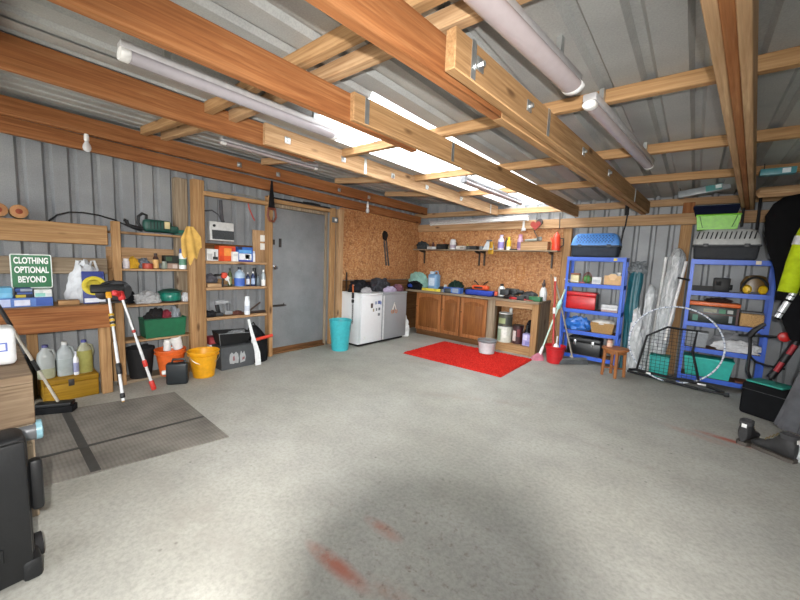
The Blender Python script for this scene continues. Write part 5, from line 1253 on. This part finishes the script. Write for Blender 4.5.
# ------------------------------------------------------------------ right hand corner
t = thing('case_bag', 'black square bag with a teal top on the floor right of the shelves', 'bag', (5.10, -1.07, 0), (0, 0, -.55))
obj('bag_body', B().box((0, 0, .165), (.34, .30, .32), bev=.03, seg=3), cloth('#17181a'), t)
obj('teal_top', B().box((-.02, 0, .333), (.28, .22, .02), bev=.008), plas('#2a8f80', .5), t)
obj('zip_line', B().tube([(-.171, -.151, .26), (.171, -.151, .26)], .004, 6), plas('#3a3b3e', .5), t)
t = thing('exercise_stand', 'black tube frame with a round red knob and red grips', 'frame', (5.07, -.80, -.02))
BK = plas('#1a1a1c', .45)
obj('cross_tube', B().tube([(-.24, 0, .76), (-.1, 0, .775), (.10, 0, .79)], .013).tube([(-.13, 0, .38), (-.135, 0, .6), (-.15, 0, .78)], .014).tube([(-.13, 0, .55), (-.08, 0, .50), (.0, 0, .48), (.13, 0, .47)], .011), BK, t)
obj('lever', B().tube([(-.16, 0, .76), (-.12, -.02, .84), (-.06, -.03, .91)], [.03, .026, .018], 8), BK, t)
obj('red_knob', B().lathe([(.02, -.03), (.045, -.02), (.05, .0), (.045, .02), (.02, .03)], (.085, -.05, .80), 24, M=Matrix.Rotation(PI/2, 3, 'X')), plas('#c62a28', .35), t)
obj('upright', B().tube([(.04, 0, .36), (.10, 0, .52), (.19, 0, .80)], .034, 10), BK, t)
obj('leg_tube', B().tube([(.04, .02, .38), (.10, .12, .034)], .014).tube([(-.13, 0, .39), (-.0, .03, .034)], .014), BK, t)
for a, z in ((.085, .49), (.152, .68)): obj('red_grip', B().tube([(a-.018, -.026, z-.05), (a+.016, -.026, z+.05)], .022, 10), plas('#a92b34', .45), t)
# clothes rail and clothes
solo('clothes_rail', 'round wooden rail carrying the hanging clothes at the right', 'rail', B().cyl((5.32, -2.4, 2.20), (5.32, -.06, 2.20), .018), W_PALE[1])
def beam2(): pass
beam('roof_brace', 'short pale timber with a rounded end above the black coat', (4.80, -.87, 2.155), (5.79, -.87, 2.17), .07, .10, W_PALE[0], cat='roof beam', cham=.03)
def garment(name, label, cat, y, secs, m, fold=.05, nf=6, seed=0, hook=2.2, x=5.32):
    zt = secs[-1][0]
    t = thing(name, label, cat, (x, y, 0))
    obj('cloth_body', B().loft(secs, 64, fold, nf, seed), m, t)
    obj('hanger', B().tube([(-.16, 0, zt-.03), (0, 0, zt+.015), (.0, 0, hook-.03), (.008, 0, hook+.01), (.03, 0, hook+.028), (.04, 0, hook+.01)], .004, 6), GALV, t)
    return t
t = garment('coat', 'long black coat hanging at the right, behind the yellow jacket', 'coat', -1.05,
    [(1.15, 0, 0, .29, .05), (1.28, 0, 0, .30, .055), (1.45, 0, 0, .33, .06), (1.60, 0, 0, .385, .07), (1.78, 0, 0, .43, .08), (1.95, 0, 0, .44, .085), (2.06, 0, 0, .40, .08), (2.12, 0, 0, .34, .06), (2.15, 0, 0, .2, .04)], cloth('#0d0d0f'), .02, 5, 1, 2.2)
HV = cloth('#b9cf1d', .7, 180); REF = plas('#d8dcdf', .25, .3)
t = garment('safety_jacket', 'yellow high visibility jacket with white bands at the right edge', 'jacket', -1.36,
    [(1.22, .02, 0, .20, .06), (1.35, .02, 0, .205, .065), (1.6, .02, 0, .21, .07), (1.85, .02, 0, .21, .07), (1.98, .02, 0, .18, .06), (2.04, .02, 0, .07, .04)], HV, .03, 5, 3, 2.2)
q = B(); pts = [(-.17, -.05, 1.90), (-.215, -.06, 1.72), (-.245, -.06, 1.50), (-.275, -.06, 1.24)]
q.tube(pts, [.055, .065, .066, .062], 16); sl = obj('sleeve', q, HV, t)
obj('reflective_band', B().tube([(-.2155, -.06, 1.72), (-.226, -.06, 1.645)], [.0685, .0695], 16), REF, sl)
q = B().tube([(.215, -.05, 1.90), (.26, -.06, 1.6), (.29, -.06, 1.24)], [.055, .066, .062], 16); obj('sleeve', q, HV, t)
obj('reflective_band', B().loft([(1.40, .02, 0, .2085, .07), (1.46, .02, 0, .2105, .072)], 64, .03, 5, 3, cap0=False, cap1=False), REF, t)
t = garment('work_trousers', 'black trousers with silver reflective bands below the yellow jacket', 'trousers', -1.22,
    [(.80, 0, 0, .17, .05), (.95, 0, 0, .23, .055), (1.1, 0, 0, .26, .055), (1.28, 0, 0, .25, .05), (1.35, 0, 0, .2, .04)], cloth('#101013'), .05, 4, 5, 2.2)
q = B().tube([(-.20, -.03, 1.28), (-.255, -.035, 1.10), (-.285, -.035, .98)], [.024, .024, .02], 10)
sl = obj('trouser_leg', q, cloth('#101013'), t)
for z0, z1 in ((1.25, 1.21), (1.20, 1.17), (1.15, 1.05), (1.04, 1.00)):
    def lx(z): return -.255+(z-1.10)*.32
    obj('reflective_band', B().tube([(lx(z0), -.036, z0), (lx(z1), -.036, z1)], .0255, 10), REF, sl)
t = garment('long_coat', 'long grey coat hanging almost to the floor at the right edge', 'coat', -1.74,
    [(.13, 0, 0, .34, .12), (.3, 0, 0, .31, .11), (.6, 0, 0, .26, .1), (.9, 0, 0, .22, .09), (1.2, 0, 0, .205, .08), (1.5, 0, 0, .20, .075), (1.65, .02, 0, .15, .06), (1.71, .02, 0, .06, .04)], cloth('#5b5c60'), .05, 9, 7, 2.2, x=5.40)
fabric('white_sack', 'white sack on the floor under the grey coat', 'sack', 5.20, -2.03, 0, (.22, .24, .16), cloth('#d3d8db', .7), 131, .2)

# boots
def boot(label, loc, rot):
    t = thing('work_boot', label, 'boot', loc, rot, group='worn dark work boots')
    L = B(); rg = []
    # outline of the boot in side view: (x along foot, half width, z low, z high)
    for x, hw, z0, z1 in ((-.115, .028, .03, .16), (-.10, .040, .026, .185), (-.05, .045, .026, .195), (.0, .043, .026, .175), (.04, .044, .026, .125), (.09, .050, .026, .095), (.135, .050, .026, .085), (.165, .038, .028, .07), (.178, .016, .032, .055)):
        ring = []
        for i in range(20):
            a = 2*PI*i/20; ring.append(Vector((x, hw*math.cos(a), (z0+z1)/2+(z1-z0)/2*math.sin(a))))
        rg.append(ring)
    obj('upper', L.rings(rg), plas('#2c2c2d', .6, bmp=.3), t)
    obj('collar', B().loft([(.165, -.06, 0, .055, .046), (.20, -.062, 0, .057, .047), (.205, -.062, 0, .05, .04), (.17, -.06, 0, .045, .036)], 28), plas('#3a3a3c', .8), t)
    s = [(-.12, -.03), (-.09, -.047), (0, -.045), (.08, -.053), (.14, -.052), (.175, -.03), (.186, 0), (.175, .03), (.14, .052), (.08, .053), (0, .045), (-.09, .047), (-.12, .03)]
    obj('sole', B().prism(s, 2, 0, .028), plas('#4c4640', .7), t)
    k = B()
    for i in range(4): k.tube([(.01+i*.022, -.026, .168-i*.021), (.016+i*.022, 0, .178-i*.021), (.01+i*.022, .026, .168-i*.021)], .004, 6)
    obj('laces', k, plas('#8a7a58', .8), t)
    obj('white_tab', B().box((-.1185, 0, .165), (.004, .035, .03), rot=(0, .1, 0), bev=.004), WHITEP, t)
    return t
boot('dark boot standing upright, heel with white tab to the room', (4.875, -1.96, 0), (0, 0, 1.2))
boot('dark boot pointing left with its white heel tab at the right', (5.03, -2.10, 0), (0, 0, 2.53))
bt_ = [o for o in COL.objects if o.name.startswith('work_boot')]
for o in bt_: o.scale = (.9, .9, 1.)

# things up at the roof
t = thing('boxed_tool', 'flat grey packet with a teal label slung under the roof', 'packet', (4.395, -.50, 2.29), (0, -.15, 0))
obj('packet_body', B().box((0, 0, .04), (.46, .12, .075), bev=.004), plas('#80868a', .35), t)
obj('teal_label', B().box((.09, -.0605, .045), (.14, .002, .066)), plas('#2a7a78', .5), t); obj('white_patch', B().box((.13, -.0618, .05), (.05, .001, .04)), plas('#c9d3d3', .5), t)
obj('hang_cord', B().tube([(-.2, 0, .077), (-.21, 0, .13)], .003, 6).tube([(.2, 0, .077), (.19, 0, .10)], .003, 6), BLACKR, t)
t = thing('boxed_tool', 'teal packet tucked above the purlin at the right edge', 'packet', (4.87, -1.46, 2.245))
obj('packet_body', B().box((0, 0, .03), (.22, .09, .055), bev=.004), plas('#3f7f88', .4), t); obj('hang_cord', B().tube([(-.08, .02, .058), (-.08, .05, .12)], .003, 6), BLACKR, t); obj('white_label', B().box((.05, -.0455, .03), (.05, .002, .04)), plas('#c3ccd0', .5), t)
solo('strap', 'black strap bundle hanging from the rafter end above the left unit', 'strap', B().tube([(3.60, -.14, 2.28), (3.605, -.14, 2.14)], .024).tube([(3.61, -.13, 2.14), (3.60, -.12, 2.0), (3.58, -.12, 1.9), (3.57, -.13, 1.75), (3.575, -.12, 1.66)], .009), BLACKR)
solo('strap', 'left one of two black straps hanging beside the lime green tray', 'strap', B().tube([(4.765, -.28, 2.14), (4.77, -.28, 1.93)], .012), BLACKR, group='two black straps by the green tray')
solo('strap', 'right one of two black straps hanging beside the lime green tray', 'strap', B().tube([(4.90, -.20, 2.26), (4.905, -.20, 1.90)], .014), BLACKR, group='two black straps by the green tray')
solo('wire_coil', 'thin black wire loop hanging beside the triple rafter', 'wire', B().tube([(4.60, -2.2, 2.44), (4.63, -2.2, 2.36), (4.63, -2.19, 2.28), (4.59, -2.18, 2.22)], .004), BLACKR)

# ------------------------------------------------------------------ floor mat at the left
def matmat():
    m, nt, b_ = newmat('woven_mat')
    v = coords(nt); n = noi(nt, v, 3.2, 5)
    w1 = N(nt, 'ShaderNodeTexWave', Scale=14., Distortion=2.5, bands_direction='Y'); nt.links.new(v, w1.inputs['Vector'])
    w2 = N(nt, 'ShaderNodeTexWave', Scale=5., Distortion=1.5, bands_direction='X'); nt.links.new(v, w2.inputs['Vector'])
    c = ramp(nt, n, [(.3, '#6b6761'), (.5, '#7b7770'), (.7, '#8a857d')])
    c = mix(nt, .16, c, ramp(nt, w1.outputs['Fac'], [(.1, '#8a8580'), (.7, '#ffffff')]), 'MULTIPLY')
    c = mix(nt, .08, c, ramp(nt, w2.outputs['Fac'], [(.1, '#707074'), (.5, '#ffffff')]), 'MULTIPLY')
    nt.links.new(c, b_.inputs['Base Color']); b_.inputs['Roughness'].default_value = .95; b_.inputs['Specular IOR Level'].default_value = .1
    return m
t = thing('floor_mat', 'dark grey woven mat crossed by black tape at the left', 'mat', (0, 0, 0))
obj('mat_sheet', B().prism([(.33, -6.0), (1.63, -6.0), (1.84, -4.81), (.60, -4.775)], 2, .001, .007), matmat(), t)
TAPE = plas('#3a3936', .8)
obj('tape', B().prism([(.44, -5.57), (1.69, -5.58), (1.70, -5.53), (.45, -5.52)], 2, .0071, .0083), TAPE, t); obj('tape', B().prism([(1.235, -5.98), (1.27, -5.98), (1.375, -4.80), (1.345, -4.80)], 2, .0084, .0095), TAPE, t)

# ------------------------------------------------------------------ left foreground
t = thing('wooden_stand', 'rough grey timber stand in the left foreground carrying a white jug', 'stand', (1.62, -6.36, 0))
WG = wood('old_plank', '#6a5846', '#8a7660', '#a08c74', 1, rough=.9)
obj('top_board', plank(-.45, .40, -.5, .545, .715, .755), WG, t)
obj('front_board', plank(.345, .385, -.5, .545, .51, .714), WG, t)
obj('back_board', plank(-.43, -.39, -.5, .545, .51, .714), WG, t)
obj('low_shelf', plank(-.38, .34, -.44, .53, .375, .398), W_GREY[1], t)
for x in (-.34, .295):
    for y in (-.4, .50): obj('leg', plank(x-.04, x+.04, y-.04, y+.04, 0, .714), W_GREY[2], t)
t = thing('plastic_container', 'white plastic container with a blue label on the timber stand', 'container', (1.70, -5.935, .756))
obj('body', B().box((0, 0, .10), (.15, .17, .19), bev=.022, seg=3).lathe([(.05, .19), (.03, .215), (.028, .235)], n=24), plas('#dfe1e2', .35), t)
obj('cap', B().lathe([(.034, .236), (.034, .255), (.03, .26)], n=24), WHITEP, t)
obj('blue_label', B().box((.0755, .02, .10), (.002, .07, .045)), plas('#5f6fb5', .5), t); obj('label_center', B().box((.0768, .02, .10), (.001, .055, .03)), plas('#e6e6ea', .5), t)
t = thing('yard_broom', 'black broom standing on its wide head beside the timber stand', 'broom', (.43, -5.60, 0))
obj('broom_head', B().box((0, 0, .075), (.09, .24, .03), rot=(0, 0, -.5), bev=.008), BLACKP, t); obj('bristles', B().box((0, 0, .03), (.10, .26, .058), rot=(0, 0, -.5), bev=.004), cloth('#1c1c1e', .9, 500, .8), t)
def onh(f): return Vector((0, .02, .09)).lerp(Vector((-.05, -.29, .98)), f)
obj('handle', B().tube([onh(0), onh(.5), onh(1)], .010), plas('#b9b2a6', .4), t)
obj('black_sleeve', B().tube([onh(.32), onh(.42)], .014), BLACKP, t); obj('black_sleeve', B().tube([onh(.74), onh(1.0)], .014), BLACKP, t)
t = thing('plastic_case', 'big black plastic case with rounded ribs at the lower left', 'case', (2.36, -6.12, 0), (0, .0, .06))
CB = plas('#131416', .5, bmp=.1)
obj('case_body', B().box((-.01, 0, .31), (.16, .50, .60), bev=.03, seg=3), CB, t)
obj('case_lid', B().box((.085, 0, .31), (.03, .48, .58), bev=.012, seg=2), CB, t)
for z in (.46, .16): obj('rib', B().box((.103, -.02, z), (.012, .36, .06), bev=.005), CB, t)
obj('handle', B().box((.03, .27, .38), (.05, .04, .22), bev=.014), CB, t)
obj('wheel', B().cyl((-.06, .252, .052), (-.06, .285, .052), .05), BLACKR, t); obj('corner_guard', B().box((.05, .235, .05), (.11, .06, .09), bev=.015), CB, t)
t = thing('water_bottle', 'grey bottle with a pale blue base lying on the low shelf of the timber stand', 'bottle', (1.93, -5.80, .447), (PI/2, 0, 0))
obj('bottle_body', B().lathe([(.045, .004), (.047, .02), (.047, .20), (.02, .25), (.018, .28)], n=24), plas('#6b6d70', .35, .2), t)
obj('blue_base', B().lathe([(.040, -.012), (.0485, -.008), (.0485, .012), (.047, .0125)], n=24), plas('#86b0bd', .3), t)

# ------------------------------------------------------------------ light: overcast sky through the open end and the rooflight, and the photographer's flash
w = bpy.data.worlds.new('overcast'); SC.world = w; w.use_nodes = True
bg = w.node_tree.nodes['Background']; bg.inputs[0].default_value = (.93, .965, 1., 1); bg.inputs[1].default_value = SKY
def portal(name, loc, rot, sx, sy):
    l = bpy.data.lights.new(name, 'AREA'); l.shape = 'RECTANGLE'; l.size = sx; l.size_y = sy
    l.cycles.is_portal = True
    o = bpy.data.objects.new(name, l); COL.objects.link(o); o.location = loc; o.rotation_euler = rot
portal('open_end_portal', (2.8, -8.05, 1.2), (PI/2, 0, PI), 6.0, 2.5)
portal('rooflight_portal', (2.15, -1.97, 2.66), (0, 0, 0), .98, 4.3)

sl = bpy.data.lights.new('sun', 'SUN'); sl.energy = SUNE; sl.angle = .02; sl.color = (1., .975, .94)
so = bpy.data.objects.new('sun', sl); COL.objects.link(so); so.location = (3, -14, 9)
so.rotation_euler = Vector((.10, .5, -.92)).to_track_quat('-Z', 'Y').to_euler()
SC.cycles.diffuse_bounces = 8; SC.cycles.max_bounces = 14
# ------------------------------------------------------------------ camera
cam = bpy.data.cameras.new('camera'); co = bpy.data.objects.new('camera', cam); COL.objects.link(co)
cam.sensor_fit = 'HORIZONTAL'; cam.sensor_width = 36; cam.lens = 352.888/800*36; cam.clip_start = .05; cam.clip_end = 200
ya, pi_, ro = [math.radians(v) for v in (39.563, -6.114, 2.358)]
F = Vector((-math.sin(ya)*math.cos(pi_), math.cos(ya)*math.cos(pi_), math.sin(pi_))); R0 = Vector((math.cos(ya), math.sin(ya), 0)); U0 = R0.cross(F)
R = math.cos(ro)*R0+math.sin(ro)*U0; U = -math.sin(ro)*R0+math.cos(ro)*U0
co.matrix_world = Matrix.Translation((4.407, -5.965, 1.363)) @ Matrix((R, U, -F)).transposed().to_4x4()
SC.camera = co
# the photographer's own camera on its tripod: its flash lights the room and its long lens throws the soft round shadow on the floor
MC = co.matrix_world
t = thing('tripod_camera', 'black camera with a long lens and flash head on a tripod where the photographer stood', 'camera', (4.407, -5.965, 0))
inv = Matrix.Translation((-4.407, 5.965, 0)) @ MC
def cam_part(name, b, m):
    bmesh.ops.transform(b.bm, matrix=inv, verts=b.bm.verts); obj(name, b, m, t)
cam_part('lens', B().lathe([(.038, .155), (.042, .10), (.047, .06), (.054, .012), (.055, .006), (.045, .005), (.044, .02)], n=40), BLACKP)
cam_part('body', B().box((0, -.005, .19), (.15, .10, .07), bev=.012).box((0, .06, .185), (.06, .035, .05), bev=.01), BLACKP)
cam_part('flash_head', B().box((-.011, .108, .168), (.075, .04, .05), bev=.006).box((0, .09, .18), (.03, .03, .03)), BLACKP)
for a in (1.2, 3.3, 5.4): obj('leg', B().cyl((-.13*math.sin(ya)*-1*0+.10, -.16, 1.24), (.10+.42*math.cos(a)*.8, -.16-.1+.42*math.sin(a)*.8, 0), .014, .011), BLACKP, t)
obj('tripod_head', B().cyl((.10, -.16, 1.2), (.10, -.16, 1.30), .03), BLACKP, t)
fl = bpy.data.lights.new('camera_flash', 'SPOT'); fl.energy = FLASH; fl.shadow_soft_size = .018; fl.spot_size = math.radians(128); fl.spot_blend = 1.; fl.color = (1, .98, .95)
fo = bpy.data.objects.new('camera_flash', fl); COL.objects.link(fo); fo.matrix_world = MC @ Matrix.Translation((-.011, .108, .134)) @ Matrix.Rotation(math.radians(-14), 4, 'X')
vs = SC.view_settings; vs.view_transform = 'Standard'; vs.look = 'None'; vs.gamma = 1; vs.use_curve_mapping = False; vs.exposure = EXPO
